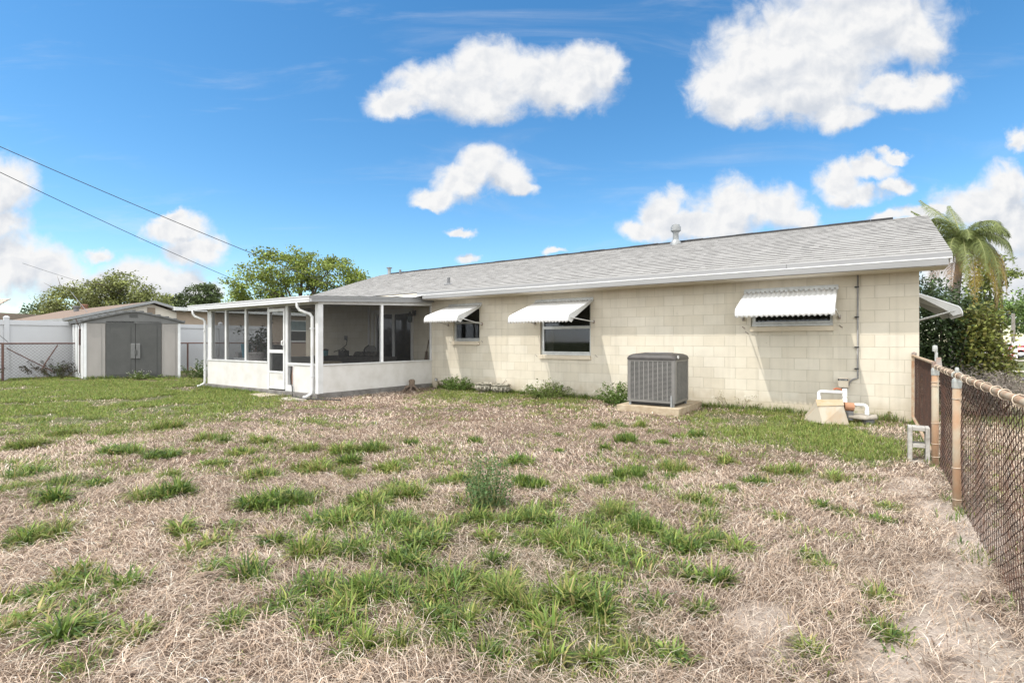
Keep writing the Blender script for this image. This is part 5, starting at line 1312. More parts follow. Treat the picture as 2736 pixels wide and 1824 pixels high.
tree('pine_tree', 'small round pine far behind, showing above the porch roof left end', (-39.2, 65, 0), 5.2,
     [(0, 0, 7.4, 1.9, 1.6, 1.35), (-2.7, 0, 6.4, 1.9, 1.5, .9), (1.2, 0, 6.6, 1.2, 1.2, .9), (-.6, 0, 5.8, 2.6, 1.5, .7)], 5000, .3, (.075, .10, .04), .28, .05, .22, .6, 15)
tree('leafy_tree', 'green tree with uneven crown behind the palm at the right', (18.65, 20, 0), 2.2,
     [(-.1, 0, 4.25, .5, .6, .55), (.25, 0, 3.8, .6, .6, .26), (-.3, 0, 3.2, .55, .6, .6), (-.1, .2, 2.4, .5, .6, .5)], 2400, .13, (.14, .175, .045), .3, .2, .12, .35, 22)
for i, (lab, x, y, bl, n) in enumerate((
    ('bright green round tree in the far right distance beside the utility pole', 54.0, 57, [(-1.2, 0, 5.0, 2.6, 2, 1.9), (-3.6, 0, 3.4, 2.2, 2, 1.5), (1.2, 0, 4.3, 2.2, 2, 1.8)], 5000),
    ('tallest green tree at the far right edge of the view', 62.0, 60, [(0, 0, 6.0, 3.0, 2.5, 2.4), (-2.4, 0, 3.8, 2.2, 2, 1.7), (2.8, 0, 4.6, 3, 2, 2)], 5500))):
    tree('leafy_tree', lab, (x, y, 0), 2.2, bl, n, .3, (.12, .185, .05), .3, .1, .3, .7, 31 + i)

def shrub(name, label, cat, base, blobs, n, size, col, seed, var=.35, yellow=.0, asp=.55, stem=True, m='leaf', house=False):
    rng = np.random.default_rng(seed); b = np.array(base, float)
    t = thing(name, label, cat, tuple(b), house=False)
    tot = sum(k[3] * k[4] * k[5] for k in blobs); P = []
    for k in blobs:
        nn = max(10, int(n * k[3] * k[4] * k[5] / tot)); d = rng.normal(size=(nn, 3)); d /= np.linalg.norm(d, axis=1)[:, None]
        P.append(b + np.array(k[:3]) + d * (rng.uniform(.15, 1, nn) ** .5)[:, None] * np.array(k[3:6]) * (1 + .25 * rng.normal(size=nn))[:, None])
    P = np.concatenate(P); P = P[P[:, 2] > .02]
    tone = .65 + .7 * fbm(P[:, 0] * 1.0 + P[:, 1], P[:, 2] * 1.0, 2.2, 3, seed)
    V, F = leaves(P, rng.uniform(.7, 1.35, len(P)) * size, rng, asp, .5)
    np_mesh('foliage', V, F, m, leaf_cols(len(P), col, var, rng, yellow=yellow) * np.repeat(tone, 4)[:, None], t, tuple(b))
    if stem:
        mb = MB()
        for q in range(14):
            k = blobs[q % len(blobs)]; e = b + np.array(k[:3]) + rng.normal(size=3) * np.array(k[3:6]) * .4
            mb.tube([tuple(b + (rng.uniform(-.3, .3), rng.uniform(-.2, .2), -.05)), tuple((b + e) / 2 + rng.normal(size=3) * .1), tuple(e)], [.025, .018, .008], 5)
        mb.build('stem', 'bark', t)
    return t
shrub('shrub', 'tall dark evergreen shrub against the right end of the house', 'shrub', (10.6, 12.6, 0), [(0, 0, 1.2, .95, .8, 1.0), (.35, .1, 1.9, .7, .7, .65), (-.3, .4, 2.1, .7, .7, .55), (-.5, .5, .9, .8, .8, .9), (.55, .9, 2.25, .65, .5, .6), (.5, 1.3, 2.75, .7, .5, .42)], 11500, .085, (.042, .066, .023), 41, .45)
shrub('shrub', 'speckled yellow green croton shrub right of the dark evergreen', 'shrub', (11.0, 12.0, 0), [(0, 0, 1.1, .46, .5, .95), (-.05, .1, 1.75, .36, .4, .45), (.12, -.1, .55, .46, .5, .5)], 5200, .095, (.13, .15, .038), 43, .6, .65)
shrub('dry_hedge', 'low grey leafless hedge just beyond the rusty fence', 'hedge', (8.75, 9.4, 0), [(0, 0, .5, .5, .45, .34), (.45, .1, .45, .45, .4, .28), (-.4, .25, .55, .4, .4, .3)], 5200, .075, (.21, .18, .155), 47, .4, .0, .14)
shrub('flowering_bush', 'small red flowering bush left of the white rail fence', 'bush', (19.6, 20.4, 0), [(0, 0, .75, .28, .28, .42), (.05, 0, 1.15, .18, .18, .2)], 500, .07, (.42, .085, .04), 49, .35)

# queen palm
pt = thing('palm_tree', 'palm with arching fronds and yellow dead fronds beyond the roof corner', 'palm', (13.8, 16, 0), house=False)
mb = MB(); mb.tube([(13.72, 16, -.2), (13.75, 16, 1.6), (13.8, 16, 2.9), (13.93, 16, 4.05)], [.15, .12, .105, .09], 12); mb.build('trunk', 'palm_bark', pt, smooth=True)
mb = MB(); mb.lathe((13.93, 16, 3.95), [(.10, 0), (.13, .12), (.11, .25), (.06, .42)], 10); mb.build('crownshaft', 'palm_bark', pt)
def frond(ang, rise, length, droop, col, seed, twist=0., leafl=.34, dead=False):
    rng = np.random.default_rng(seed); c0 = np.array((13.93, 16, 4.38)); d = np.array((math.cos(ang), math.sin(ang), 0.))
    pts = []; n = 26
    for k in range(n + 1):
        u = k / n; pts.append(c0 + d * length * (u - droop * .28 * u ** 3) * math.cos(rise * (1 - u)) + np.array((0, 0, 1.)) * length * (math.sin(rise) * u * 1.1 - droop * u ** 2.2))
    mb = MB(); mb.tube([tuple(p) for p in pts[::2]], [.022 * (1 - .85 * k / 13) for k in range(14)], 5)
    V = []; F = []; C = []
    for k in range(4, n * 7):
        u = k / (n * 7); i = min(int(u * n), n - 1); p = pts[i] + (pts[i + 1] - pts[i]) * (u * n - i); tg = pts[i + 1] - pts[i]; tg /= np.linalg.norm(tg)
        side = np.cross(tg, (0, 0, 1.)); 
        if np.linalg.norm(side) < .1: side = np.array((-d[1], d[0], 0))
        side /= np.linalg.norm(side)
        for s in (-1, 1):
            L_ = leafl * (math.sin(math.pi * min(1, .15 + u * .9)) * .8 + .25) * rng.uniform(.8, 1.15); dr = rng.uniform(.8, 1.5) if not dead else rng.uniform(1.2, 2.0)
            a = side * s * rng.uniform(.6, 1.0) + tg * rng.uniform(.3, .7) + np.array((0, 0, rng.uniform(-.1, .35))); a /= np.linalg.norm(a)
            q1 = p + a * L_ * .45 - np.array((0, 0, L_ * .12 * dr)); q2 = p + a * L_ * .8 - np.array((0, 0, L_ * .55 * dr)); w = np.cross(a, side * s + np.array((0, 0, .5))); w = tg * .0065
            b = len(V); V += [p - w, p + w, q1 + w, q1 - w, q2 + w * .3, q2 - w * .3]; F += [(b, b + 1, b + 2, b + 3), (b + 3, b + 2, b + 4, b + 5)]
            cc = np.array(col) * math.exp(rng.normal(0, .25)); C += [cc] * 6
    rb = mb.build('frond', 'palm_bark' if dead else 'leaf_stalk', pt, smooth=True)
    np_mesh('leaflets', V, F, 'leaf', np.array(C), rb, ORG[pt.name])
mat('leaf_stalk', (.16, .17, .06), (.2, .2, .08), rough=.6, scale=10)
PG = (.15, .18, .055); PY_ = (.36, .25, .06); PB = (.24, .15, .075)
for args in ((R(85), R(84), 2.0, .10, PG, 1), (R(60), R(80), 1.7, .12, PG, 31), (R(140), R(80), 1.35, .12, PG, 2), (R(5), R(48), 2.3, .72, PG, 3), (R(-30), R(35), 1.7, .85, PG, 4), (R(165), R(50), 1.6, .60, PG, 5), (R(200), R(60), 1.6, .5, PG, 6), (R(240), R(45), 1.5, .8, PG, 7), (R(110), R(40), 1.7, .7, PG, 8), (R(60), R(35), 1.7, .85, PG, 9), (R(268), R(55), 2.0, .85, PG, 17), (R(290), R(30), 2.0, 1.0, PG, 18), (R(255), R(25), 2.0, 1.05, PG, 19), (R(275), R(15), 1.9, 1.15, PG, 32), (R(235), R(20), 1.9, 1.1, PG, 33), (R(215), R(30), 1.5, .95, PG, 20), (R(310), R(50), 1.5, .8, PG, 21), (R(180), R(28), 1.4, 1.0, PG, 22)):
    frond(*(args[:2] + (args[2] * .92,) + args[3:]), leafl=.40)
for args in ((R(-20), R(12), 1.65, 1.10, PY_, 11), (R(-55), R(8), 1.6, 1.2, PY_, 12), (R(-8), R(5), 1.75, 1.25, PY_, 13), (R(215), R(5), 1.35, 1.25, PB, 14), (R(175), R(0), 1.4, 1.35, PB, 15), (R(250), R(0), 1.45, 1.35, PY_, 16), (R(-70), R(0), 1.5, 1.4, PY_, 23)):
    frond(*args, leafl=.42, dead=True)

# ------------------------------------------------------------------ far right: rail fence, red car, pole
t = thing('rail_fence', 'white two rail ranch fence in the far right distance', 'fence', (38, 34, 0), house=False)
rail_y = lambda x: 36.0 - (x - 32) * .22
mb = MB()
for z in (.42, .76):
    a, b = 31.5, 46.0; mb.hexa([(a, rail_y(a), z), (b, rail_y(b), z), (b, rail_y(b) + .06, z), (a, rail_y(a) + .06, z), (a, rail_y(a), z + .16), (b, rail_y(b), z + .16), (b, rail_y(b) + .06, z + .16), (a, rail_y(a) + .06, z + .16)])
mb.build('rail', 'white_bright', t)
for x in (32.4, 34.6, 36.8, 39, 41.2, 43.4): MB().box(x - .09, x + .09, rail_y(x) - .09, rail_y(x) + .09, -.1, 1.12).build('post', 'white_bright', t)
t = thing('parked_car', 'red car parked behind the white rail fence', 'car', (42, 41.5, 0), house=False)
prof = [(0, .35), (.05, .75), (.9, .95), (1.5, 1.0), (3.3, 1.02), (4.1, .95), (4.35, .6), (4.35, .32)]
mb = MB(); mb.prism([(39.2 + x, 40.6, z) for x, z in prof], (0, 1.75, 0)); mb.build('body', 'red_paint', t, bevel=.06)
mb = MB(); mb.prism([(39.2 + x, 40.7, z) for x, z in ((1.0, .99), (1.6, 1.28), (2.9, 1.3), (3.6, 1.03))], (0, 1.5, 0)); mb.build('cabin', 'white_metal', t, bevel=.05)
for x in (40.1, 42.7):
    for y in (40.62, 42.2): 
        w = MB().tube([(x, y - .02, .33), (x, y + .18, .33)], .33, 18).build('wheel', 'tyre', t); MB().tube([(x, y - .03, .33), (x, y + .1, .33)], .18, 12).build('rim', 'galvanised', w)
t = thing('utility_pole', 'grey wooden utility pole before the far right trees', 'pole', (43.8, 45, 0), house=False)
MB().tube([(43.8, 45, -.2), (43.8, 45, 3.75)], [.16, .12], 10).build('shaft', 'wood_pole', t)
wire('thin wire rising right from the far utility pole', (43.8, 45, 2.8), (58, 46, 6.2), .2, .03)

# ------------------------------------------------------------------ grass, straw and weeds
def inside_built(x, y):
    hx, hy = to_house(x, y)
    bad = ((hx > XL) & (hx < .0) & (hy > -.015)) | ((hx > PX0 - .06) & (hx < PX1 + .05) & (hy > PY - .06) & (hy < 0)) | ((hx > -4.7) & (hx < -3.48) & (hy > -1.65) & (hy < -.1))
    dx = x - SA.x; dy = y - SA.y; det = sf.x * ss.y - sf.y * ss.x
    a = (dx * ss.y - dy * ss.x) / det; b = (sf.x * dy - sf.y * dx) / det
    return bad | ((a > -.05) & (a < SW + .05) & (b > -.05) & (b < SDP))

def blades(x, y, h, w, lean, az, col, rng, z=None, bend=.5):
    """Curved grass blades of five points each: base pair, middle pair, tip."""
    n = len(x); z = gz(x, y) - .004 if z is None else z
    d = np.stack([np.cos(az), np.sin(az)], -1); s = np.stack([-np.sin(az), np.cos(az)], -1) * (w * .5)[:, None]
    tw = rng.uniform(-.5, .5, n); s2 = np.stack([np.cos(az + 1.57 + tw), np.sin(az + 1.57 + tw)], -1) * (w * .5)[:, None]
    o1 = d * (h * .5 * np.sin(lean * .6))[:, None]; z1 = h * .52 * np.cos(lean * .6)
    l2 = np.minimum(lean * (1 + bend), 1.75)
    o2 = o1 + d * (h * .52 * np.sin(l2))[:, None]; z2 = z1 + h * .5 * np.cos(l2)
    b = np.stack([x, y], -1)
    V = np.zeros((n, 5, 3)); V[:, 0, :2] = b - s * .7; V[:, 1, :2] = b + s * .7; V[:, 2, :2] = b + o1 + s2; V[:, 3, :2] = b + o1 - s2; V[:, 4, :2] = b + o2
    V[:, 0, 2] = z; V[:, 1, 2] = z; V[:, 2, 2] = z + z1; V[:, 3, 2] = z + z1; V[:, 4, 2] = np.maximum(z + z2, z + .003)
    k = np.arange(n)[:, None] * 5
    F1 = k + np.array([[0, 1, 2]]); F2 = k + np.array([[0, 2, 3]]); F3 = k + np.array([[3, 2, 4]])
    F = np.stack([F1, F2, F3], 1).reshape(-1, 3)
    C = np.repeat(col, 5, 0)
    return V.reshape(-1, 3), F, C

GREEN_GRID = np.zeros((400, 400))
class Acc:
    def __init__(s): s.V = []; s.F = []; s.C = []; s.n = 0
    def add(s, V, F, C): s.V.append(V); s.F.append(F + s.n); s.C.append(C); s.n += len(V)
    def out(s, name, m): return np_mesh(name, np.concatenate(s.V), np.concatenate(s.F), m, np.concatenate(s.C))

GC = np.array([(.125, .19, .036), (.08, .135, .030), (.18, .235, .05), (.245, .255, .07), (.055, .10, .026), (.30, .245, .105)])
def green_cols(n, rng, mix=(.34, .24, .2, .1, .08, .04)):
    p = np.array(mix); p = p / p.sum()
    return np.clip(GC[rng.choice(len(GC), n, p=p)] * np.exp(rng.normal(0, .18, n))[:, None], .01, .6)

def tufts(acc, cx, cy, nb, rb, h, w, spread, rng, mix=(.34, .24, .2, .1, .08, .04)):
    n = len(cx); nb = int(nb)
    if n == 0: return
    a = rng.uniform(0, 6.283, (n, nb)); r = rb * np.sqrt(rng.random((n, nb)))
    sc = rng.uniform(.6, 1.25, n)[:, None]
    x = (cx[:, None] + np.cos(a) * r * sc).ravel(); y = (cy[:, None] + np.sin(a) * r * sc).ravel()
    az = (a + rng.normal(0, .7, a.shape)).ravel()
    lean = np.clip(np.abs(rng.normal(spread, .3, x.shape)) * (.5 + .7 * (r / rb).ravel()), .05, 1.45)
    hh = (h * sc * rng.uniform(.55, 1.2, a.shape)).ravel(); ww = w * rng.uniform(.7, 1.3, x.shape)
    tone = np.repeat(np.exp(rng.normal(0, .14, n)), nb)[:, None]
    c = green_cols(len(x), rng, mix) * tone
    k = ~inside_built(x, y)
    gi = np.clip(((x + 16) / .06).astype(int), 0, 399); gj = np.clip((y / .06).astype(int), 0, 399); np.add.at(GREEN_GRID, (gi, gj), 1)
    acc.add(*blades(x[k], y[k], hh[k], ww[k], lean[k], az[k], c[k], rng))

def sample_ellipse(cx, cy, rx, ry, dens, rng, cap=40000):
    """Points on the lawn, uniform per square metre, inside a patch."""
    m = 6000; a = rng.uniform(0, 6.283, m); r = np.sqrt(rng.random(m)) * (1 + .22 * rng.normal(size=m))
    px = cx + rx * r * np.cos(a); py = cy + ry * r * np.sin(a); ok = py > 812; px, py = px[ok], py[ok]
    X, Y = ground_at(px, py); wt = Y ** 3
    jac = (1.16327 ** 2) * Y ** 3 / (1376 ** 2 * CAMH); area = jac.mean() * math.pi * rx * ry * (ok.mean())
    n = int(min(cap, dens * area)); i = rng.choice(len(X), n, p=wt / wt.sum())
    pxs = px[i] + rng.normal(0, rx * .03, n); pys = np.maximum(py[i] + rng.normal(0, ry * .03, n), 800)
    return ground_at(pxs, pys)

def grass():
    rng = np.random.default_rng(3); acc = Acc()
    lawn = (.20, .04, .42, .26, .0, .08)
    # lawn areas
    for cx, cy, rx, ry, dens, h, w in ((180, 900, 340, 34, 230, .08, .009), (60, 945, 240, 40, 200, .08, .009), (420, 915, 230, 36, 230, .08, .009), (330, 955, 200, 26, 90, .07, .006), (590, 905, 110, 22, 80, .07, .006), (200, 990, 300, 26, 70, .07, .006),
                                 (1840, 990, 230, 30, 330, .085, .006), (1960, 1030, 150, 36, 330, .085, .006), (1700, 955, 130, 16, 250, .08, .006), (2060, 995, 70, 18, 200, .07, .006), (1110, 905, 120, 14, 170, .09, .007), (1350, 925, 160, 10, 150, .08, .007), (1000, 915, 60, 10, 80, .07, .007), (1180, 930, 170, 14, 60, .07, .006), (1480, 960, 60, 10, 40, .06, .006)):
        X, Y = sample_ellipse(cx, cy, rx, ry, dens, rng)
        ok = fbm(X, Y, 1.3, 4, 77) > .40; tufts(acc, X[ok], Y[ok], 9, .05, h, w, .7, rng, lawn)
    # irregular merging patches: (area, share of the ground they cover, height)
    def patches(cx, cy, rx, ry, cover, h, w, nb, dens, mix, seed, sc=2.9):
        X, Y = sample_ellipse(cx, cy, rx, ry, dens, rng)
        f = fbm(X, Y, sc, 4, seed); g = fbm(X, Y, sc * .35, 2, seed + 3)
        f = f * .7 + g * .3
        th = np.quantile(f, 1 - cover); ok = f > th + rng.normal(0, .018, len(f))
        X, Y, f = X[ok], Y[ok], f[ok]
        hm = f > np.median(f); h = h * .95
        tufts(acc, X[hm], Y[hm], nb + 3, .07, h * 1.15, w, .95, rng, mix); tufts(acc, X[~hm], Y[~hm], max(5, int(nb * .6)), .06, h * .75, w * .85, .9, rng, (.22, .1, .28, .28, .02, .18))
    mA = (.30, .16, .26, .17, .06, .05); mB = (.27, .10, .29, .24, .02, .10)
    for cx, cy, rx, ry, dn in ((1050, 1060, 1000, 130, 9), (1000, 1330, 950, 220, 9)):
        X, Y = sample_ellipse(cx, cy, rx, ry, dn, rng); tufts(acc, X, Y, 9, .04, .055, .008, 1.05, rng, (.35, .25, .25, .1, .05, .0))
    patches(1130, 1370, 430, 190, .44, .12, .0075, 20, 125, mA, 201, 2.7)
    patches(1300, 1230, 300, 90, .42, .115, .0075, 18, 115, mA, 203, 2.8)
    patches(860, 1190, 210, 60, .5, .115, .0075, 18, 115, mA, 205, 2.6)
    patches(800, 1070, 330, 80, .46, .09, .007, 11, 85, mB, 207)
    patches(1330, 1080, 440, 70, .42, .09, .007, 11, 80, mB, 209)
    patches(330, 1350, 380, 190, .2, .10, .0065, 11, 75, mB, 211)
    patches(170, 1150, 240, 100, .36, .09, .0065, 10, 70, mB, 213)
    patches(1780, 1200, 330, 100, .24, .09, .0065, 10, 75, mB, 215)
    patches(1950, 1440, 330, 120, .11, .09, .0065, 10, 75, mB, 217)
    patches(260, 990, 330, 40, .66, .075, .0075, 9, 110, mB, 219)
    patches(180, 1060, 240, 40, .42, .08, .0075, 9, 90, mB, 221)
    patches(760, 960, 280, 44, .46, .08, .008, 9, 85, mB, 223)
    patches(1230, 930, 280, 28, .5, .085, .009, 9, 85, mB, 225)
    patches(1400, 1005, 340, 40, .28, .085, .008, 9, 85, mB, 227)
    patches(1950, 1090, 170, 36, .35, .09, .007, 10, 85, mB, 229)
    g3 = lambda x, y: (x / 1.903 / 1.16327, (y / 1.903 + 1000) / 1.16327); s3 = 1 / 1.903 / 1.16327
    g4 = lambda x, y: ((x / 2.0256 + 1500) / 1.16327, (y / 2.0256 + 1050) / 1.16327); s4 = 1 / 2.0256 / 1.16327
    g8 = lambda x, y: ((x / 2.326 + 900) / 1.16327, (y / 2.326 + 1150) / 1.16327); s8 = 1 / 2.326 / 1.16327
    T = []
    for l in ((125,365,85),(470,345,30),(350,300,60),(600,290,60),(850,270,70),(580,395,70),(680,400,40),(830,410,70),(1050,330,60),(1125,345,35),(1005,395,40),(1330,345,60),(1220,405,60),(1550,385,60),(680,495,60),(870,515,55),(1090,455,70),(1320,520,80),(1580,480,90),(310,560,70),(490,560,60),(130,510,90),(60,580,80),(720,620,90),(880,610,100),(1330,670,90),(1440,650,100),(1560,640,80),(300,640,60),(930,800,70),(1170,775,40),(220,810,110),(130,850,80),(1110,860,70),(1430,840,60),(410,1010,65),(640,1085,45),(1060,1000,60),(1290,1040,90),(460,1060,60),(240,1120,80),(40,1140,50),(490,1180,100),(420,1300,120),(400,1490,100),(1420,1195,80),(120,1260,100),(1180,1270,50),(960,920,40),(30,1310,40),(690,1330,40),(1580,900,100),(1600,1090,110),(1650,750,90),(1640,1260,80)):
        T.append((*g3(l[0], l[1]), l[2] * s3, 'b'))
    for l in ((350,262,70,'c'),(530,280,45,'c'),(630,245,25,'c'),(320,180,35),(200,185,40),(430,180,35),(240,300,30),(720,230,45),(370,455,90,'c'),(430,420,60,'c'),(620,410,80),(580,455,50,'c'),(210,490,60,'c'),(300,480,50,'c'),(480,525,45,'c'),(770,335,35),(900,370,50),(1040,480,60,'c'),(900,515,60,'c'),(730,590,60),(800,600,50),(1200,430,100),(1490,470,70),(1550,660,60),(1390,620,30),(1165,680,35),(780,680,50),(290,640,90),(470,730,90,'c'),(380,700,80),(650,840,110),(850,800,90),(960,870,60),(1320,890,60),(1400,960,70),(700,990,100),(850,1030,50),(470,1150,70),(740,1170,40),(120,1150,150),(390,1390,100),(240,1250,100),(620,1420,70),(1340,1400,30),(1760,1300,60),(1740,700,60,'c'),(1710,1120,30),(450,930,80),(120,800,90),(200,1480,90),(1740,620,50)):
        T.append((*g4(l[0], l[1]), l[2] * s4, l[3] if len(l) > 3 else 'b'))
    for l in ((430,400,100),(340,380,60),(200,450,100),(50,560,90),(370,560,130),(560,680,110),(620,640,80),(130,740,90),(400,800,120),(480,820,80),(300,1000,150),(180,1010,120),(80,1100,120),(700,950,120),(580,1010,90),(650,1140,120),(690,1280,100),(780,1180,80),(1100,1090,150),(1000,1010,90),(1060,940,110),(1350,690,120),(1250,650,90),(1000,800,80),(1500,1060,130),(1380,1080,110),(1250,1220,120),(1330,1390,80),(950,1370,70),(370,1340,80),(150,1330,60),(1750,780,50),(1100,690,70),(1190,340,100,'c'),(1270,340,70,'c'),(1130,200,70),(860,68,50,'c'),(460,78,45,'c'),(1385,32,35,'c'),(1380,130,35,'c'),(1630,320,70,'c'),(1430,390,60,'c'),(760,310,80),(850,540,90),(930,660,50),(1150,540,100),(1300,560,100),(1580,560,90),(1720,620,100),(1000,450,60),(100,270,90),(650,320,40),(60,200,80),(300,250,90),(230,120,90),(50,130,80),(1640,960,90),(1500,880,90),(870,920,70),(60,1000,90),(1590,720,80),(1480,640,60)):
        T.append((*g8(l[0], l[1]), l[2] * s8, l[3] if len(l) > 3 else 'b'))
    broad = (.30, .28, .2, .1, .1, .06)
    for px, py, wd, kind in T:
        X, Y = ground_at(px, py); X = float(X); Y = float(Y); rad = wd * 1.16327 / 1376 * Y
        if Y < 1.6: continue
        if kind == 'c':
            h = min(.15, max(.07, rad * .7)); n = max(4, int((rad / .05) ** 2 * 2.0))
            a = rng.uniform(0, 6.283, n); r = rad * .8 * np.sqrt(rng.random(n))
            tufts(acc, X + r * np.cos(a), Y + r * np.sin(a) * .9, 30, .045, h * 1.05, .012, .5, rng, (.3, .3, .3, .05, .05, .0))
        else:
            n = max(4, int((rad / .06) ** 2 * 2.2)); a = rng.uniform(0, 6.283, n); r = rad * .85 * np.sqrt(rng.random(n))
            wide = rng.random() < .5
            mx = broad if rng.random() < .6 else (.25, .08, .3, .27, .02, .14)
            tufts(acc, X + r * np.cos(a), Y + r * np.sin(a), int(rng.integers(18, 44)), rng.uniform(.03, .06), rng.uniform(.10, .17) * (.75 if rad < .09 else 1), rng.uniform(.009, .012) if wide else rng.uniform(.005, .0075), rng.uniform(.75, 1.15), rng, mx)
            k2 = n * 3; a = rng.uniform(0, 6.283, k2); r = rad * 1.5 * np.sqrt(rng.random(k2))
            tufts(acc, X + r * np.cos(a), Y + r * np.sin(a), 7, .05, .07, .005, .9, rng, (.25, .1, .3, .3, .02, .25))
    # fringe of grass at the foot of walls, shed and fences
    for (a, b, n, h) in ((H(-10.9, -.1), H(-.2, -.1), 620, .15), (H(-16.5, -3.9), H(-13.4, -3.95), 130, .12), (SA - ss * .05, SB - ss * .05, 240, .17), (H(LX + .2, -11), H(LX + .2, 6), 300, .14), (H(FX, -11.5), H(FX, -3.8), 70, .07), (H(FX, -3.8), H(FX, -.1), 70, .10)):
        u = rng.random(n); X = a.x + (b.x - a.x) * u + rng.normal(0, .06, n); Y = a.y + (b.y - a.y) * u + rng.normal(0, .06, n)
        tufts(acc, X, Y, 12, .05, h, .007, .55, rng)
    # yard beyond the right fence
    n = 5200; hx = rng.uniform(.1, 5.5, n); hy = rng.uniform(-11, 1.5, n)
    X = HO.x + HC * hx + HS * hy; Y = HO.y - HS * hx + HC * hy; ok = (Y > 1.2) & (fbm(X, Y, 1.3, 3, 91) > .47)
    tufts(acc, X[ok], Y[ok], 8, .06, .07, .006, .8, rng, lawn)
    o = acc.out('grass', 'leaf'); tag(o, 'green grass and tufts growing unevenly over the yard', 'grass', kind='stuff')

def straw():
    rng = np.random.default_rng(5); acc = Acc()
    for y0, y1, dens, w, L0, L1 in ((1.75, 3.2, 9500, .0024, .04, .16), (3.2, 5.2, 6000, .0031, .04, .14), (5.2, 8.5, 2600, .0046, .03, .11), (8.5, 15, 800, .008, .04, .10)):
        area = (y1 ** 2 - y0 ** 2) * 1.05; n = int(area * dens)
        Y = np.sqrt(rng.uniform(y0 ** 2, y1 ** 2, n)); X = rng.uniform(-1.05, 1.05, n) * Y
        hx, hy = to_house(X, Y)
        sand = np.clip(emask(X, Y, SAND) * 1.2 + (fbm(X, Y, 2.4, 5, 5) - .5) * 4.2 - .55, 0, 1) * np.clip(emask(X, Y, SAND) * 2.2, 0, 1); lawn = emask(X, Y, GREEN[:5])
        keep = (rng.random(n) > sand * .72) & (rng.random(n) > lawn * .75) & ~inside_built(X, Y) & (hx < 3.5)
        keep &= rng.random(n) < (.55 + .6 * fbm(X, Y, 2.2, 3, 61))
        gi = np.clip(((X + 16) / .06).astype(int), 0, 399); gj = np.clip((Y / .06).astype(int), 0, 399)
        keep &= rng.random(n) > np.clip(GREEN_GRID[gi, gj] / 9.0, 0, .93)
        X, Y = X[keep], Y[keep]; n = len(X)
        L = rng.uniform(L0, L1, n); flow = fbm(X, Y, .55, 2, 15) * 9
        az = flow + rng.normal(0, 1.5, n)
        lean = np.clip(rng.normal(1.53, .05, n), 1.2, 1.58)
        c0 = np.array([(.51, .405, .31), (.39, .30, .22), (.63, .54, .44), (.235, .165, .115), (.44, .315, .215), (.10, .07, .05)])
        tone = (.72 + .56 * fbm(X, Y, .9, 3, 71))[:, None]
        c = c0[rng.choice(6, n, p=(.26, .24, .17, .13, .08, .12))] * np.exp(rng.normal(0, .16, n))[:, None] * tone
        z = gz(X, Y) + .018 * rng.random(n) ** 1.3
        acc.add(*blades(X, Y, L, w * rng.uniform(.6, 1.3, n), lean, az, np.clip(c * np.array((.99, .98, .985)), 0, .75), rng, z, .02))
    n = 26000; Y = np.sqrt(rng.uniform(1.8 ** 2, 7.5 ** 2, n)); X = rng.uniform(-1.05, 1.05, n) * Y; hx, hy = to_house(X, Y)
    k = ~inside_built(X, Y) & (hx < 2); X, Y = X[k], Y[k]; n = len(X)   # crumbs of leaf, bark and grit
    c1 = np.array([(.12, .08, .055), (.30, .23, .165), (.52, .45, .37), (.20, .13, .085), (.62, .56, .49)])
    acc.add(*blades(X, Y, rng.uniform(.006, .026, n), rng.uniform(.004, .012, n), np.clip(rng.normal(1.4, .15, n), .9, 1.57), rng.uniform(0, 6.283, n), c1[rng.choice(5, n, p=(.3, .25, .15, .2, .1))], rng, gz(X, Y) + .002, .02))
    o = acc.out('dead_grass', 'straw'); tag(o, 'dry tan dead grass matted over the bare soil', 'dead grass', kind='stuff')
grass(); straw()

def weed(name, label, pos, h, r, n, size, col, seed, flowers=0, dry=False, asp=.45, lean=.25, cat='weed'):
    """Leafy weed: thin branching stems with small leaves, sometimes white flower heads."""
    rng = np.random.default_rng(seed); b = np.array((pos[0], pos[1], 0.))
    t = thing(name, label, cat, tuple(b), house=False); mb = MB(); P = []; tips = []
    ns = max(5, int(n / 40))
    for k in range(ns):
        a = rng.uniform(0, 6.283); rr = r * math.sqrt(rng.random()); hh = h * rng.uniform(.5, 1.0) * (1 - .4 * (rr / r) ** 2)
        p0 = b + np.array((rr * .5 * math.cos(a), rr * .5 * math.sin(a), -.01)); p2 = b + np.array((rr * math.cos(a) * (1 + lean), rr * math.sin(a) * (1 + lean), hh)); p1 = (p0 + p2) / 2 + rng.normal(size=3) * .03
        mb.tube([tuple(p0), tuple(p1), tuple(p2)], [.004, .003, .0015], 4, cap=False); tips.append(p2)
        m = int(n / ns); u = rng.uniform(.05 if not dry else .5, 1, m)
        P.append((p0[None] * ((1 - u) ** 2)[:, None] + p1[None] * (2 * u * (1 - u))[:, None] + p2[None] * (u ** 2)[:, None]) + rng.normal(size=(m, 3)) * np.array((.03, .03, .02)) * (.4 + r))
    mb.build('stem', 'leaf_stalk' if not dry else 'wood_root', t)
    P = np.concatenate(P); P = P[P[:, 2] > 0]; V, F = leaves(P, rng.uniform(.6, 1.3, len(P)) * size, rng, asp, .8)
    np_mesh('foliage', V, F, 'leaf', leaf_cols(len(P), col, .3, rng), t, tuple(b))
    if flowers:
        mb = MB()
        for p in rng.choice(len(tips), min(flowers, len(tips) * 3)):
            c = tips[p] + rng.normal(size=3) * np.array((.05, .05, .03)); s = .011 * rng.uniform(.7, 1.3)
            mb.lathe(tuple(c), [(s * .3, -.003), (s, .003), (s * .8, .007), (s * .2, .009)], 7)
        mb.build('flower', 'petal', t)
    return t
gx, gy = ground_at(1122, 1160); GW_ = (.062, .105, .03)
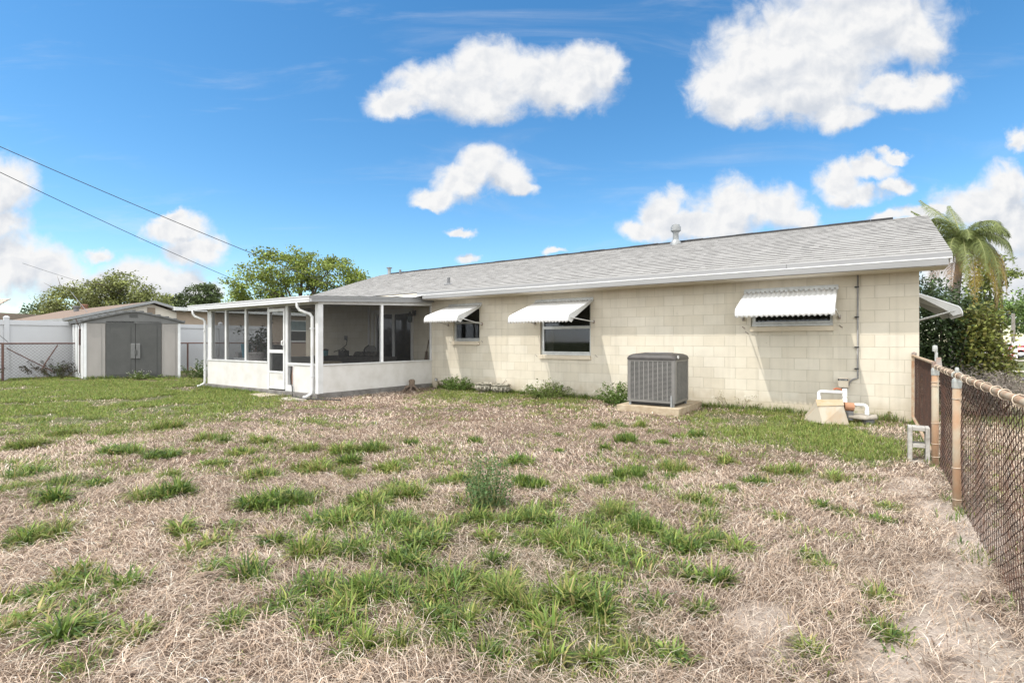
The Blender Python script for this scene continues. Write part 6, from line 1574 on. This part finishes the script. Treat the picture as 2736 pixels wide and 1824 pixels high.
weed('tall_weed', 'tall feathery green weed standing alone in mid lawn', (float(gx), float(gy)), .50, .2, 1900, .032, (.085, .145, .05), 101, asp=.35, lean=.1)
def hw_(x, y): p = H(x, y); return (p.x, p.y)
weed('flowering_weed', 'bushy weed with white flowers under the middle window', hw_(-7.0, -.4), .46, .5, 2300, .05, (.13, .18, .045), 103, 70)
weed('flowering_weed', 'bushy weed with white flowers left of the air conditioner', hw_(-5.1, -.55), .52, .45, 2300, .055, (.11, .175, .04), 104, 60)
weed('flowering_weed', 'leafy clump with thin tall stalk right of the porch corner', hw_(-9.9, -.3), .45, .42, 2000, .06, (.10, .16, .035), 105, 0)
weed('dry_weed', 'sparse dry weed stalks against the sunlit wall right of the condenser', hw_(-2.9, -.2), .42, .45, 420, .022, (.22, .2, .09), 106, 14, dry=True)
weed('dry_weed', 'dry brown weeds low on the wall right of the porch', hw_(-10.5, -.15), .34, .3, 300, .03, (.14, .12, .06), 107, 0, dry=True)
weed('flowering_weed', 'white flowering weeds growing up before the shed doors', tuple((SA + sf * 1.75 - ss * .25)[:2]), .36, .5, 900, .05, (.10, .15, .035), 108, 45)
weed('flowering_weed', 'tall weeds with white flowers between the shed and the left chain link fence', tuple((SD_ - ss * .9 - sf * .45)[:2]), .75, .5, 1100, .07, (.09, .14, .035), 109, 30)
weed('flowering_weed', 'weed thicket in the gap between the shed and the porch', tuple((SB + sf * .55 + ss * -.2)[:2]), .72, .45, 1300, .065, (.07, .11, .03), 110, 40)
p_ = H(LX + .12, -5.2)
t = weed('dry_vine', 'thickest dead brown vine tangled around the brace of the old chain link fence', (p_.x, p_.y), .8, 1.0, 1300, .07, (.05, .045, .03), 111, 0, dry=True, cat='vine')
for q_, yy_ in ((113, -7.6), (114, -3.3)):
    p_ = H(LX + .12, yy_)
    weed('dry_vine', 'dead brown creeper at the far left, low on the chain link fence' if q_ == 113 else 'dead brown creeper on the chain link fence close to the shed', (p_.x, p_.y), .7, 1.1, 1300, .06, (.05, .045, .03), q_, 0, dry=True, cat='vine')
p_ = H(-.5, -.2)
weed('dry_weed', 'small brown weeds at the wall foot beside the well collar', (p_.x, p_.y), .2, .25, 260, .03, (.13, .12, .04), 112, 0)
t = thing('wooden_stick', 'leaning wooden stick in the weeds between shed and porch', 'stick', tuple(SB + sf * .4), house=False)
q = SB + sf * .45
MB().tube([q + Vector((0, -.2, .4)), q + Vector((.5, -.1, .06))], .02, 6).build('stick', 'paver_stone', t)
t = thing('plant_trellis', 'thin white wire tomato cage between the shed and the porch', 'plant cage', tuple(SB + sf * .9), house=False)
q = SB + sf * .95; mb = MB()
for k in range(4): a = k * 1.57; mb.tube([q + Vector((.16 * math.cos(a), .16 * math.sin(a), 0)), q + Vector((.02 * math.cos(a), .02 * math.sin(a), .95))], .007, 4)
mb.build('wire', 'white_metal', t)
